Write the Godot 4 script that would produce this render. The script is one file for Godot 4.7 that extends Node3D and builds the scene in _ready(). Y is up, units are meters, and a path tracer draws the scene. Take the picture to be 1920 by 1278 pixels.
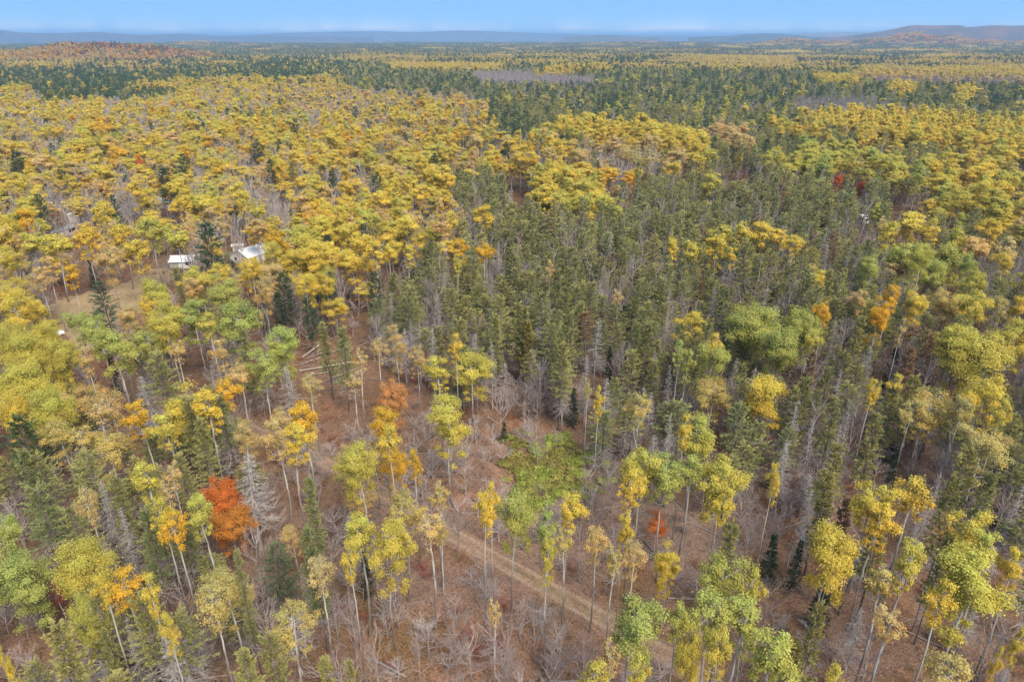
extends Node3D
# Autumn forest seen from a drone, 65 m above the ground. y is up, the camera stands over the origin and looks towards -z.

const EYE := 65.0            # camera height
const FOCAL := 1280.0        # focal length in pixels of the 1920 x 1278 photograph
const TILT := 23.97          # degrees below the horizon
const SEED := 4711

var rng := RandomNumberGenerator.new()
var noise_wide := FastNoiseLite.new()
var noise_mid := FastNoiseLite.new()
var noise_fine := FastNoiseLite.new()
var clones := FastNoiseLite.new()
var taken := {}
var materials := {}
var kinds := {}              # kind -> { lod -> [prototype, ...] }
var rest := {}               # (kind, lod, variant) -> [transforms, colours]
var singles: Array = []      # trees that become things of their own
var planted: Array = []      # trees read off the photograph
var keep_open: Array = []    # [photo box, depth] of what trees must not hide
var stands: Array = []
var crowded := {}


# ---------------------------------------------------------------- meshes
class Shape:
	var v := PackedVector3Array()
	var c := PackedColorArray()
	var ix := PackedInt32Array()

	func tri(a: Vector3, b: Vector3, d: Vector3, col: Color) -> void:
		var n := v.size()
		v.append(a); v.append(b); v.append(d)
		c.append(col); c.append(col); c.append(col)
		ix.append(n); ix.append(n + 1); ix.append(n + 2)

	func quad(a: Vector3, b: Vector3, d: Vector3, e: Vector3, col: Color) -> void:
		var n := v.size()
		v.append(a); v.append(b); v.append(d); v.append(e)
		c.append(col); c.append(col); c.append(col); c.append(col)
		ix.append(n); ix.append(n + 1); ix.append(n + 2)
		ix.append(n); ix.append(n + 2); ix.append(n + 3)

	func leaf(p: Vector3, n: Vector3, turn: Vector3, s: float, col: Color) -> void:
		var t := n.cross(turn)
		if t.length_squared() < 0.0001:
			t = Vector3(1, 0, 0)
		t = t.normalized()
		var u := n.cross(t).normalized() * s * 0.5
		t *= s * 0.36
		quad(p - u, p + t, p + u, p - t, col)

	func sliver(a: Vector3, b: Vector3, w: float, col: Color) -> void:
		var d := b - a
		var s := d.cross(Vector3(0.31, 0.2, 0.93))
		if s.length_squared() < 0.00001:
			s = Vector3(1, 0, 0)
		s = s.normalized() * w * 0.5
		var s2 := d.cross(s).normalized() * w * 0.5
		tri(a - s, a + s, b, col)
		tri(a - s2, a + s2, b, col)

	func tube(points: PackedVector3Array, radii: PackedFloat32Array, sides: int, cols: PackedColorArray) -> void:
		var first := v.size()
		for i in points.size():
			var along := (points[mini(i + 1, points.size() - 1)] - points[maxi(i - 1, 0)]).normalized()
			var side := along.cross(Vector3(0.13, 0.21, 0.97))
			if side.length_squared() < 0.001:
				side = along.cross(Vector3(1, 0, 0))
			side = side.normalized()
			var up := side.cross(along).normalized()
			for k in sides:
				var a := TAU * k / sides
				v.append(points[i] + (side * cos(a) + up * sin(a)) * radii[i])
				c.append(cols[i])
		for i in points.size() - 1:
			for k in sides:
				var a := first + i * sides + k
				var b := first + i * sides + (k + 1) % sides
				ix.append(a); ix.append(b); ix.append(a + sides)
				ix.append(b); ix.append(b + sides); ix.append(a + sides)

	func box(lo: Vector3, hi: Vector3, col: Color) -> void:
		var p: Array[Vector3] = []
		for k in 8:
			p.append(Vector3(hi.x if k & 1 else lo.x, hi.y if k & 2 else lo.y, hi.z if k & 4 else lo.z))
		for f in [[0, 1, 3, 2], [5, 4, 6, 7], [4, 0, 2, 6], [1, 5, 7, 3], [2, 3, 7, 6], [4, 5, 1, 0]]:
			quad(p[f[0]], p[f[1]], p[f[2]], p[f[3]], col)

	func put_into(m: ArrayMesh, mat: Material) -> void:
		if v.is_empty():
			return
		var a := []
		a.resize(Mesh.ARRAY_MAX)
		a[Mesh.ARRAY_VERTEX] = v
		a[Mesh.ARRAY_COLOR] = c
		a[Mesh.ARRAY_INDEX] = ix
		m.add_surface_from_arrays(Mesh.PRIMITIVE_TRIANGLES, a)
		m.surface_set_material(m.get_surface_count() - 1, mat)

	func mesh(mat: Material = null) -> ArrayMesh:
		var m := ArrayMesh.new()
		put_into(m, mat)
		return m


func lin(r: float, g: float, b: float) -> Color:
	return Color(r, g, b).linear_to_srgb()


func plain(col: Color, rough := 0.8, spec := 0.3) -> StandardMaterial3D:
	var key := [col, rough, spec, "plain"]
	if not materials.has(key):
		var m := StandardMaterial3D.new()
		m.albedo_color = col.linear_to_srgb()
		m.roughness = rough
		m.metallic_specular = spec
		m.cull_mode = BaseMaterial3D.CULL_DISABLED
		materials[key] = m
	return materials[key]


func tinted(col: Color, through := 0.0, rough := 0.75, spec := 0.25) -> StandardMaterial3D:
	# a base colour that the mesh's own tints vary; `through` lets light pass, as leaves do
	var key := [col, through, rough, "tinted"]
	if not materials.has(key):
		var m := StandardMaterial3D.new()
		m.albedo_color = col.linear_to_srgb()
		m.vertex_color_use_as_albedo = true
		m.roughness = rough
		m.metallic_specular = spec
		m.cull_mode = BaseMaterial3D.CULL_DISABLED
		if through > 0.0:
			m.backlight_enabled = true
			m.backlight = lin(through, through, through)
		materials[key] = m
	return materials[key]


# ---------------------------------------------------------------- where things stand
func ray(px: float, py: float) -> Vector3:
	var t := deg_to_rad(TILT)
	var x := (px - 960.0) / FOCAL
	var y := (639.0 - py) / FOCAL
	return Vector3(x, y * cos(t) - sin(t), -cos(t) - y * sin(t))


func spot(px: float, py: float, h := 0.0) -> Vector3:
	# the place at height h that the photograph shows at (px, py)
	var d := ray(px, py)
	var k := (h - EYE) / minf(d.y, -0.0008)
	return Vector3(d.x * k, h, d.z * k)


func seen(p: Vector3) -> Vector3:
	# photo x, photo y, depth
	var t := deg_to_rad(TILT)
	var q := p - Vector3(0, EYE, 0)
	var depth := -q.z * cos(t) - q.y * sin(t)
	var up := q.y * cos(t) - q.z * sin(t)
	return Vector3(960.0 + FOCAL * q.x / maxf(depth, 0.1), 639.0 - FOCAL * up / maxf(depth, 0.1), depth)


func ease_in(a: float, b: float, x: float) -> float:
	return smoothstep(a, b, x)


func hump(x: float, z: float, cx: float, cz: float, rx: float, rz: float, h: float) -> float:
	var u := (x - cx) / rx
	var w := (z - cz) / rz
	return h * exp(-(u * u + w * w))


func mesa(x: float, z: float, cx: float, cz: float, rx: float, rz: float, h: float) -> float:
	var u := (x - cx) / rx
	var w := (z - cz) / rz
	return h * exp(-(u * u * u * u + w * w))


func land(x: float, z: float) -> float:
	var r := sqrt(x * x + z * z)
	var h := 0.0
	if r > 320.0:
		h += noise_wide.get_noise_2d(x, z) * 9.0 * ease_in(320.0, 1500.0, r)
		if r > 1200.0:
			var rough := 1.0 + 0.5 * noise_mid.get_noise_2d(x, z)
			h += (mesa(x, z, -1040.0, -1960.0, 185.0, 300.0, 31.0) + mesa(x, z, -1520.0, -1980.0, 400.0, 320.0, 18.0)) * rough      # the rust-coloured hill
			h += hump(x, z, -2000.0, -4600.0, 420.0, 500.0, 25.0) * rough      # low blue hill behind it
			h += hump(x, z, 2500.0, -4600.0, 330.0, 300.0, 66.0) * rough       # brown hill before the mountain
			h += hump(x, z, 3200.0, -4300.0, 420.0, 300.0, 40.0) * rough
			h += hump(x, z, 1760.0, -4700.0, 300.0, 260.0, 38.0) * rough
			h += hump(x, z, 900.0, -5200.0, 900.0, 260.0, 18.0) * rough
	return h


func on_land(p: Vector3) -> Vector3:
	return Vector3(p.x, land(p.x, p.z), p.z)


# ---------------------------------------------------------------- naming
func numbered(called: String) -> String:
	var n: int = taken.get(called, 0)
	taken[called] = n + 1
	return called if n == 0 else "%s_%03d" % [called, n]


func tag(o: Node3D, label: String, category := "", group := "", kind := "") -> void:
	o.set_meta("label", label)
	if category: o.set_meta("category", category)
	if group: o.set_meta("group", group)
	if kind: o.set_meta("kind", kind)


func base(called: String, at := Vector3.ZERO, turn := 0.0) -> Node3D:
	var o := Node3D.new()
	o.name = numbered(called)
	o.position = at
	o.rotation.y = turn
	add_child(o)
	return o


func part(called: String, m: Mesh, parent: Node, mat: Material = null) -> MeshInstance3D:
	var o := MeshInstance3D.new()
	o.name = called if parent != self else numbered(called)
	o.mesh = m
	if mat:
		o.material_override = mat
	parent.add_child(o, true)
	return o


# ---------------------------------------------------------------- trees
func any_dir(r: RandomNumberGenerator) -> Vector3:
	var y := r.randf_range(-1.0, 1.0)
	var a := r.randf() * TAU
	var s := sqrt(1.0 - y * y)
	return Vector3(s * cos(a), y, s * sin(a))


func stem(s: Shape, r: RandomNumberGenerator, from: Vector3, to: Vector3, r0: float, r1: float, bend: float, sides: int, steps: int, birch: bool, col: Color, low: Color) -> void:
	var pts := PackedVector3Array()
	var rad := PackedFloat32Array()
	var cols := PackedColorArray()
	var off := Vector3(r.randf_range(-1, 1), 0, r.randf_range(-1, 1)) * bend
	for i in steps + 1:
		var t := float(i) / steps
		pts.append(from.lerp(to, t) + off * sin(t * PI) + Vector3(r.randf_range(-1, 1), 0, r.randf_range(-1, 1)) * bend * 0.12)
		rad.append(lerpf(r0, r1, pow(t, 0.8)) * (1.25 if i == 0 and r0 > 0.08 else 1.0))
		var k := col
		if birch:
			k = low.lerp(col, ease_in(0.2, 0.75, t + r.randf_range(-0.12, 0.12)))
			if r.randf() < 0.3:
				k = k.lerp(low, r.randf_range(0.3, 0.8))
		else:
			k = low.lerp(col, t) * r.randf_range(0.85, 1.0)
		cols.append(Color(k.r, k.g, k.b))
	s.tube(pts, rad, sides, cols)


# leaves of one lobe: more of them outside and on top
func lobe(s: Shape, r: RandomNumberGenerator, at: Vector3, rad: float, heart: Vector3, n: int, size: float, green: float) -> void:
	var shade := r.randf_range(0.78, 1.0)
	for i in n:
		var d := any_dir(r)
		if d.y < -0.2 and r.randf() < 0.6:
			d.y = -d.y
		var q := at + Vector3(d.x, d.y * 0.85, d.z) * rad * (0.2 + (0.9 if r.randf() < 0.65 else 1.7) * sqrt(r.randf()))
		var facing := ((q - heart).normalized() * 0.5 + d * 0.5 + Vector3(0, 0.45, 0) + any_dir(r) * 0.8).normalized()
		var k := clampf(green + r.randf_range(-0.22, 0.22), 0.0, 1.0)
		var b := shade * r.randf_range(0.72, 1.0)
		s.leaf(q, facing, any_dir(r), size * r.randf_range(0.7, 1.3), Color(b * lerpf(1.0, 0.85, k), b * lerpf(0.95, 0.97, k), b * lerpf(0.85, 1.0, k)))


# lod 0 is near (leaves the size of a hand's span), 3 is far
func grow_leafy(kind: String, r: RandomNumberGenerator, lod: int, which: int, of_all: int) -> Dictionary:
	var broad := kind == "broad"
	var thin := kind == "birch"
	var tall := 19.0 if not broad else 15.0
	# from small tufted crowns to deep ones
	var grade := (which + 0.5) / of_all
	var b := lerpf(1.8, 4.9, grade) if not broad else lerpf(3.4, 5.4, grade)
	var a := clampf(b * r.randf_range(0.78, 1.05), 1.7, 3.3) if not broad else r.randf_range(3.9, 4.6)
	var mid := tall - b
	var wood := Shape.new()
	var leaves := Shape.new()
	var size: float = [0.20, 0.35, 0.72, 1.35][lod]
	var total: int = [17500, 6200, 1350, 380][lod]
	total = int(total * clampf(a * b / 12.0, 0.3, 1.2))
	if broad: total = int(total * 1.5)
	if thin: total = int(total * (0.5 if lod < 2 else 0.6))
	var n_lobes := (r.randi_range(44, 58) if not broad else r.randi_range(66, 84))
	if lod == 2: n_lobes = int(n_lobes * 0.6)
	if lod == 3: n_lobes = 16
	var white := Color(1, 1, 1) if not broad else Color(0.45, 0.41, 0.38)
	var dark := Color(0.36, 0.32, 0.30)
	var lean := Vector3(r.randf_range(-1, 1), 0, r.randf_range(-1, 1)) * 0.5
	var fork := Vector3(lean.x, mid - b * 0.55, lean.z)
	var crown_mid := Vector3(lean.x * 1.2, mid, lean.z * 1.2)
	var sides := 7 if lod == 0 else (5 if lod == 1 else 3)
	stem(wood, r, Vector3.ZERO, fork, 0.16 if not broad else 0.24, 0.10, 0.5, sides, 14 if lod == 0 else 5, not broad, white, dark)
	stem(wood, r, fork, crown_mid + Vector3(0, b * 0.75, 0), 0.10, 0.02, 0.4, sides, 6 if lod == 0 else 3, false, white, white)
	# a crown is a handful of bunches, each at the end of a big limb, and gaps between them
	var pts: Array[Vector3] = []
	var bunches: Array[Vector3] = []
	var n_b := (r.randi_range(6, 9) if not broad else r.randi_range(9, 13))
	var tries := 0
	while bunches.size() < n_b and tries < 400:
		tries += 1
		var d := any_dir(r)
		var q := Vector3(d.x * a, d.y * b, d.z * a) * r.randf_range(0.45, 0.86)
		if q.y < -b * 0.3 and r.randf() < 0.4:
			continue
		var free := true
		for o in bunches:
			if o.distance_to(q) < a * (0.55 if not broad else 0.48) and tries < 300:
				free = false
		if free:
			bunches.append(q)
	bunches.append(Vector3(r.randf_range(-0.2, 0.2) * a, b * 0.72, r.randf_range(-0.2, 0.2) * a))
	if r.randf() < 0.4 and lod < 3:
		# a forked trunk
		stem(wood, r, Vector3.ZERO.lerp(fork, r.randf_range(0.5, 0.85)), crown_mid + bunches[0] * 0.8, 0.09, 0.02, 0.5, sides, 6, false, white, white * 0.9)
	for i in n_lobes:
		var o: Vector3 = bunches[i % bunches.size()]
		var d := any_dir(r)
		if i % 5 == 4:
			# loose tufts hanging below, close to the trunk
			pts.append(Vector3(d.x * a * 0.6, -b * r.randf_range(0.7, 1.5), d.z * a * 0.6))
			continue
		if i % 3 == 2:
			# between the bunches
			pts.append(Vector3(d.x * a, d.y * b, d.z * a) * r.randf_range(0.3, 0.85) + Vector3(0, b * 0.1, 0))
			continue
		pts.append(o + Vector3(d.x, d.y * 0.85, d.z) * a * 0.42 * pow(r.randf(), 0.4))
	for q in pts:
		var at := crown_mid + q
		var rad := a * r.randf_range(0.13, 0.27)
		if thin: rad *= 0.95
		if lod == 2: rad *= 1.2
		if lod == 3: rad *= 1.55
		# the top and the inside of a crown turn last, the rim and the lowest boughs first
		var green := clampf(0.42 + 0.35 * q.y / b - 0.25 * Vector2(q.x, q.z).length() / a + r.randf_range(-0.3, 0.3), 0.0, 1.0)
		if q.y < -b * 0.65:
			rad *= 0.75
		lobe(leaves, r, at, rad, crown_mid, int(total / n_lobes * r.randf_range(0.5, 1.5) * (0.5 if q.y < -b * 0.65 else 1.0)), size, green)
		if lod < 3 and r.randf() < (0.6 if lod < 2 else 0.25):
			var from := fork.lerp(crown_mid + Vector3(0, b * 0.6, 0), clampf((q.y / b + 1.0) * 0.42, 0.0, 0.95)) if q.y > -b * 0.65 else Vector3.ZERO.lerp(fork, clampf((mid + q.y - 0.6) / maxf(fork.y, 0.1), 0.3, 1.0))
			stem(wood, r, from, at, 0.05 if not broad else 0.07, 0.012, 0.22, 4 if lod == 0 else 3, 4 if lod == 0 else 2, false, white, white * 0.9)
			if lod == 0 or thin:
				for k in (9 if thin else 4):
					var d := any_dir(r)
					d.y = absf(d.y) * 0.8
					var w := white * r.randf_range(0.6, 0.95)
					wood.sliver(from.lerp(at, r.randf_range(0.5, 1.0)), at + d * rad * r.randf_range(0.7, 1.3), 0.035 if lod == 0 else 0.07, Color(w.r, w.g, w.b))
	# a few dead, hanging or bare boughs below the crown
	if lod < 2:
		for k in r.randi_range(2, 6):
			var t := r.randf_range(0.45, 0.95)
			var from := Vector3.ZERO.lerp(fork, t)
			var d := any_dir(r)
			d.y = r.randf_range(-0.2, 0.5)
			wood.sliver(from, from + d * r.randf_range(0.6, 1.8), 0.05, white * 0.7)
	return {"wood": wood, "leaves": leaves, "h": tall, "a": a, "b": b}


func grow_conifer(kind: String, r: RandomNumberGenerator, lod: int) -> Dictionary:
	var dead := kind == "dead"
	var spruce := kind == "spruce"
	var white_pine := kind == "white_pine"
	var tall := 17.0
	var a := r.randf_range(1.9, 3.1)
	var from_t := r.randf_range(0.3, 0.58)        # where the green begins
	if spruce: tall = 11.0; a = r.randf_range(1.6, 1.9); from_t = 0.0
	if white_pine: tall = 18.0; a = r.randf_range(3.0, 3.6); from_t = 0.28
	if dead: a = r.randf_range(1.5, 2.1); from_t = 2.0
	var wood := Shape.new()
	var twigs := Shape.new()
	var needles := Shape.new()
	var bark := Color(0.62, 0.56, 0.54)
	var low := Color(0.5, 0.42, 0.40)
	if dead: bark = Color(0.95, 0.94, 0.95); low = Color(0.8, 0.77, 0.76)
	var lean := Vector3(r.randf_range(-1, 1), 0, r.randf_range(-1, 1)) * (0.7 if not spruce else 0.1)
	stem(wood, r, Vector3.ZERO, Vector3(lean.x, tall, lean.z), 0.17 if not white_pine else 0.26, 0.015, 0.25 if not spruce else 0.05, [6, 5, 3, 3][lod], [12, 7, 3, 2][lod], false, bark, low)
	var levels: int = [40, 26, 14, 8][lod]
	var first := 0.2 if not spruce else 0.04
	if dead: first = 0.25
	for i in levels:
		var t := first + (0.985 - first) * (i + r.randf_range(-0.4, 0.4)) / levels
		t = clampf(t, first, 0.985)
		var alive := t > from_t
		var boughs: int = [5, 5, 4, 4][lod] if not white_pine else [5, 5, 5, 4][lod]
		for k in boughs:
			var az := r.randf() * TAU
			var u := clampf((t - from_t) / (1.0 - from_t), 0.0, 1.0)
			var reach: float
			if spruce:
				reach = a * (1.0 - t) * 1.05 + 0.12
			elif white_pine:
				reach = a * (0.55 + 0.45 * sin(u * 2.6)) * (1.0 - pow(u, 3.0) * 0.75) * r.randf_range(0.55, 1.15)
			elif dead:
				reach = a * (1.05 - t) * 1.25 * r.randf_range(0.35, 1.1) + 0.2
			elif alive:
				reach = a * (0.2 + 0.8 * pow(1.0 - u, 0.6)) * (0.75 + 0.25 * minf(u * 4.0, 1.0)) * (r.randf_range(0.4, 1.0) if r.randf() < 0.8 else r.randf_range(1.0, 1.35))
			else:
				reach = a * r.randf_range(0.3, 0.95)
				if r.randf() < 0.35: continue
			var rise := lerpf(0.05, 0.75, u)
			if spruce: rise = -0.25 + 0.5 * t
			if white_pine: rise = r.randf_range(0.05, 0.35) + 0.4 * u * u
			if not alive: rise = r.randf_range(-0.35, 0.2)
			var p := Vector3(lean.x * t, tall * t, lean.z * t)
			var d := Vector3(cos(az), rise, sin(az)).normalized()
			var tip := p + d * reach
			var w: float = (0.075 if not spruce else 0.04) * [1.0, 1.3, 2.2, 3.6][lod]
			if not alive:
				var grey := r.randf_range(0.7, 1.0)
				twigs.sliver(p, tip, w * 0.9, Color(grey, grey * 0.97, grey * 0.96))
				var n_tw: int = ([8, 6, 3, 1][lod] if dead else [8, 5, 2, 1][lod])
				for q in n_tw:
					var s := r.randf_range(0.25, 1.0)
					var side := (d + any_dir(r) * 0.9).normalized()
					var g2 := grey * r.randf_range(0.75, 1.0)
					twigs.sliver(p.lerp(tip, s), p.lerp(tip, s) + side * reach * r.randf_range(0.25, 0.55), w * 0.6, Color(g2, g2 * 0.97, g2 * 0.96))
				continue
			if lod < 2:
				twigs.sliver(p, tip, w, Color(0.62, 0.56, 0.52))
			var n_t: int = [19, 9, 4, 2][lod]
			if white_pine: n_t = [24, 11, 5, 3][lod]
			if spruce: n_t = [11, 6, 2, 2][lod]
			var len_t: float = [0.42, 0.62, 1.0, 1.65][lod]
			if white_pine: len_t *= 0.95
			if spruce: len_t *= 0.9
			for q in n_t:
				var s := r.randf_range(0.3, 1.0) if not spruce else r.randf_range(0.1, 1.0)
				var at := p.lerp(tip, s)
				var out := (d + any_dir(r) * (0.75 if not spruce else 0.5) + Vector3(0, 0.2 if not spruce else -0.12, 0)).normalized()
				var br := r.randf_range(0.62, 1.0)
				var yel := clampf(r.randf() * 0.8 + u * 0.3, 0.0, 1.0)
				var col := Color(br * lerpf(0.82, 1.0, yel), br, br * lerpf(1.0, 0.72, yel))
				var far := at + out * len_t * r.randf_range(0.6, 1.2)
				var wide: Vector3 = out.cross(any_dir(r)).normalized() * len_t * ([0.17, 0.2, 0.28, 0.36][lod])
				var mid := at.lerp(far, 0.55)
				needles.quad(at, mid + wide, far, mid - wide, col)
				var wide2: Vector3 = out.cross(wide).normalized() * wide.length()
				needles.quad(at, mid + wide2, far, mid - wide2, col)
	return {"wood": wood, "twigs": twigs, "leaves": needles, "h": tall, "a": a, "b": tall * (1.0 - minf(from_t, 0.3)) * 0.5}


func limb(s: Shape, r: RandomNumberGenerator, p: Vector3, d: Vector3, length: float, w: float, deep: int, most: int, lod: int) -> void:
	var end := p + d * length
	var g := r.randf_range(0.75, 1.0)
	var col := Color(g, g * 0.95, g * 0.95)
	if w > 0.05 and lod < 2:
		stem(s, r, p, end, w * 0.5, w * 0.32, 0.06 * length, 4 if lod == 0 else 3, 3, false, col, col)
	else:
		s.sliver(p, end + d * length * 0.15, maxf(w, [0.024, 0.06, 0.17, 0.34][lod]), col)
	if deep >= most:
		return
	var n: int = r.randi_range(3, 4) if lod == 0 else 3
	for k in n:
		var t := r.randf_range(0.45, 1.0) if k < n - 1 else 1.0
		var nd := (d + any_dir(r) * 0.5 + Vector3(0, 0.45, 0)).normalized()
		limb(s, r, p.lerp(end, t), nd, length * r.randf_range(0.5, 0.8), w * 0.55, deep + 1, most, lod)


func grow_bare(r: RandomNumberGenerator, lod: int) -> Dictionary:
	var tall := 11.0
	var wood := Shape.new()
	var twigs := Shape.new()
	var trunk_top := r.randf_range(4.0, 6.5)
	var lean := Vector3(r.randf_range(-1, 1), 0, r.randf_range(-1, 1)) * 0.5
	var top := Vector3(lean.x, trunk_top, lean.z)
	stem(wood, r, Vector3.ZERO, top, 0.11, 0.07, 0.2, [6, 4, 3, 3][lod], [8, 4, 2, 1][lod], false, Color(1, 0.97, 0.95), Color(0.62, 0.57, 0.55))
	stem(wood, r, top, Vector3(lean.x * 1.8, tall * 0.95, lean.z * 1.8), 0.07, 0.01, 0.3, [5, 3, 3, 3][lod], 3, false, Color(1, 0.97, 0.95), Color(1, 0.97, 0.95))
	var n: int = [17, 17, 21, 17][lod]
	for i in n:
		var t := r.randf_range(0.3, 1.0)
		var p := Vector3.ZERO.lerp(top, minf(t * 1.25, 1.0)) if t < 0.7 else top.lerp(Vector3(lean.x * 1.8, tall * 0.9, lean.z * 1.8), (t - 0.7) / 0.3 * 0.8)
		var az := i * 2.4 + r.randf() * 0.8
		var d := Vector3(cos(az), r.randf_range(0.6, 1.7), sin(az)).normalized()
		limb(twigs, r, p, d, r.randf_range(1.0, 2.2) * (1.25 - t * 0.5), 0.085, 0, [3, 2, 2, 1][lod], lod)
	return {"wood": wood, "twigs": twigs, "leaves": Shape.new(), "h": tall, "a": 2.1, "b": 3.4}


func prototypes() -> void:
	var counts := {"aspen": [11, 9, 7, 5], "birch": [7, 6, 5, 4], "broad": [5, 4, 4, 3], "jack": [10, 8, 6, 4], "dead": [6, 5, 4, 3], "spruce": [3, 3, 3, 2], "white_pine": [4, 3, 3, 3], "bare": [7, 5, 4, 3]}
	for kind in counts:
		kinds[kind] = {}
		for lod in 4:
			var all := []
			for n in counts[kind][lod]:
				var r := RandomNumberGenerator.new()
				r.seed = hash([kind, lod, n, 17])
				var g: Dictionary
				if kind in ["aspen", "birch", "broad"]: g = grow_leafy(kind, r, lod, n, counts[kind][lod])
				elif kind == "bare": g = grow_bare(r, lod)
				else: g = grow_conifer(kind, r, lod)
				all.append(g)
			kinds[kind][lod] = all


# colours of leaves, needles and bark, as base colours in linear light
const TINT := {
	"Y": [0.92, 0.715, 0.14], "L": [0.77, 0.68, 0.16], "G": [0.60, 0.62, 0.185], "P": [0.74, 0.60, 0.22], "A": [0.84, 0.62, 0.28], "O": [0.85, 0.37, 0.08], "S": [0.92, 0.48, 0.20], "D": [0.92, 0.585, 0.075],
	"R": [0.88, 0.28, 0.07], "M": [0.42, 0.13, 0.10], "K": [0.44, 0.40, 0.17], "j": [0.55, 0.49, 0.235], "k": [0.455, 0.42, 0.205], "w": [0.145, 0.20, 0.12], "g": [0.25, 0.27, 0.18], "s": [0.06, 0.10, 0.06], "r": [0.45, 0.28, 0.19], "y": [0.50, 0.375, 0.12],
}
const BARK := {"aspen": [0.46, 0.435, 0.40], "birch": [0.52, 0.49, 0.46], "broad": [0.50, 0.46, 0.42], "jack": [0.26, 0.23, 0.21], "dead": [0.46, 0.44, 0.43], "spruce": [0.22, 0.19, 0.17], "white_pine": [0.26, 0.23, 0.21], "bare": [0.40, 0.36, 0.345]}
const TWIG := {"jack": [0.46, 0.43, 0.41], "dead": [0.47, 0.445, 0.435], "spruce": [0.22, 0.2, 0.18], "white_pine": [0.34, 0.31, 0.29], "bare": [0.42, 0.375, 0.365]}
const KIND_OF := {"a": "aspen", "t": "birch", "r": "broad", "j": "jack", "d": "dead", "s": "spruce", "w": "white_pine", "b": "bare"}
const HEIGHT := {"aspen": 19.0, "birch": 16.5, "broad": 15.5, "jack": 17.0, "dead": 15.0, "spruce": 10.0, "white_pine": 19.0, "bare": 10.5}


func col3(a: Array, k := 1.0) -> Color:
	return Color(a[0] * k, a[1] * k, a[2] * k)


# a tree to plant: kind, tint, foot, height, crown radius and half height of the crown
func tree(kind: String, tint: String, foot: Vector3, h: float, a: float, b: float, label := "") -> Dictionary:
	return {"kind": kind, "tint": tint, "foot": foot, "h": h, "a": a, "b": b, "label": label, "turn": rng.randf() * TAU, "jit": rng.randf_range(-0.6, 0.6) + 0.5 * clones.get_noise_2d(foot.x, foot.z), "jit2": rng.randf_range(-0.5, 0.5) + 0.6 * clones.get_noise_2d(foot.x + 333.0, foot.z)}


# what the photograph shows as a crown w by h pixels round (px, py)
func from_photo(code: String, px: float, py_seen: float, w: float, h_seen: float, tall := 0.0, label := "") -> void:
	var h := maxf(h_seen, w * 0.95)
	var py := py_seen - h_seen * 0.5 + h * 0.5      # of a flat-looking crown the lower half is hidden
	var kind: String = KIND_OF[code[0]]
	var tint := code.substr(1)
	if tint == "":
		tint = {"jack": "j", "dead": "j", "spruce": "s", "white_pine": "w", "bare": "j"}.get(kind, "Y")
	var top: float = tall if tall > 0.0 else HEIGHT[kind] * (1.0 + 0.06 * sin(px * 0.37 + py * 0.21))
	var mid := top * 0.75
	var a := 2.0
	var b := 2.0
	for i in 4:
		var p := spot(px, py, mid)
		var q := seen(p)
		var scale := q.z / FOCAL
		a = w * 0.5 * scale
		var dep := atan2(EYE - mid, Vector2(p.x, p.z).length())
		var hh := h * 0.5 * scale
		b = sqrt(maxf(hh * hh - pow(a * sin(dep), 2.0), 0.0)) / cos(dep)
		b = clampf(b, a * 1.0, a * (1.75 if kind in ["aspen", "birch", "broad"] and h < 100.0 else 3.0))
		b = minf(b, top * 0.46)
		mid = top - b
	var foot := spot(px, py, mid)
	foot.y = land(foot.x, foot.z)
	if kind in ["aspen", "birch"]:
		b *= 1.2
	var t := tree(kind, tint, foot, top, a, b, label)
	t["px"] = px; t["py"] = py; t["pw"] = w; t["ph"] = h
	t["depth"] = seen(Vector3(foot.x, mid, foot.z)).z
	t["shown"] = true
	planted.append(t)


func lod_of(depth: float) -> int:
	return 0 if depth < 175.0 else (1 if depth < 420.0 else (2 if depth < 1050.0 else 3))


func fitting(t: Dictionary, lod: int) -> int:
	# the prototype whose crown is most like the one wanted; the others keep their turn
	var all: Array = kinds[t.kind][lod]
	var want: float = t.b / t.h
	var best := 0
	var cost := 9e9
	for i in all.size():
		var c: float = absf(all[i].b / all[i].h - want) * 5.0 + absf(log(t.a / t.h * all[i].h / all[i].a)) * 1.0 + fmod(absf(t.turn * 7.31 + i * 3.77), 1.0) * 0.35
		if c < cost:
			cost = c
			best = i
	return best


func leaf_color(t: Dictionary) -> Color:
	var c := col3(TINT[t.tint])
	var k: float = 1.0 + 0.10 * t.jit
	var warm: float = 0.09 * t.jit2
	return Color(c.r * k * (1.0 + warm), c.g * k, c.b * k * (1.0 - warm))


func mesh_of(kind: String, lod: int, n: int, which: String) -> ArrayMesh:
	var p: Dictionary = kinds[kind][lod][n]
	var key := "mesh_" + which
	if not p.has(key):
		p[key] = p[which].mesh(null)
	return p[key]


const PART_MAT_THROUGH := 0.8


func stand_alone(t: Dictionary, called: String, category: String, group: String) -> void:
	var lod := mini(lod_of(t.depth), 2)
	var n := fitting(t, lod)
	var p: Dictionary = kinds[t.kind][lod][n]
	var o := base(called, t.foot - Vector3(0, 0.05, 0), t.turn)
	o.scale = Vector3(t.a / p.a, t.h / p.h, t.a / p.a)
	tag(o, t.label, category, group)
	part("trunk", mesh_of(t.kind, lod, n, "wood"), o, tinted(col3(BARK[t.kind])))
	if p.has("twigs") and p.twigs.v.size():
		part("branches", mesh_of(t.kind, lod, n, "twigs"), o, tinted(col3(TWIG[t.kind])))
	if p.leaves.v.size():
		var c := leaf_color(t)
		c = Color(snappedf(c.r, 0.012), snappedf(c.g, 0.012), snappedf(c.b, 0.008))
		part("crown", mesh_of(t.kind, lod, n, "leaves"), o, tinted(c, PART_MAT_THROUGH))


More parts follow.
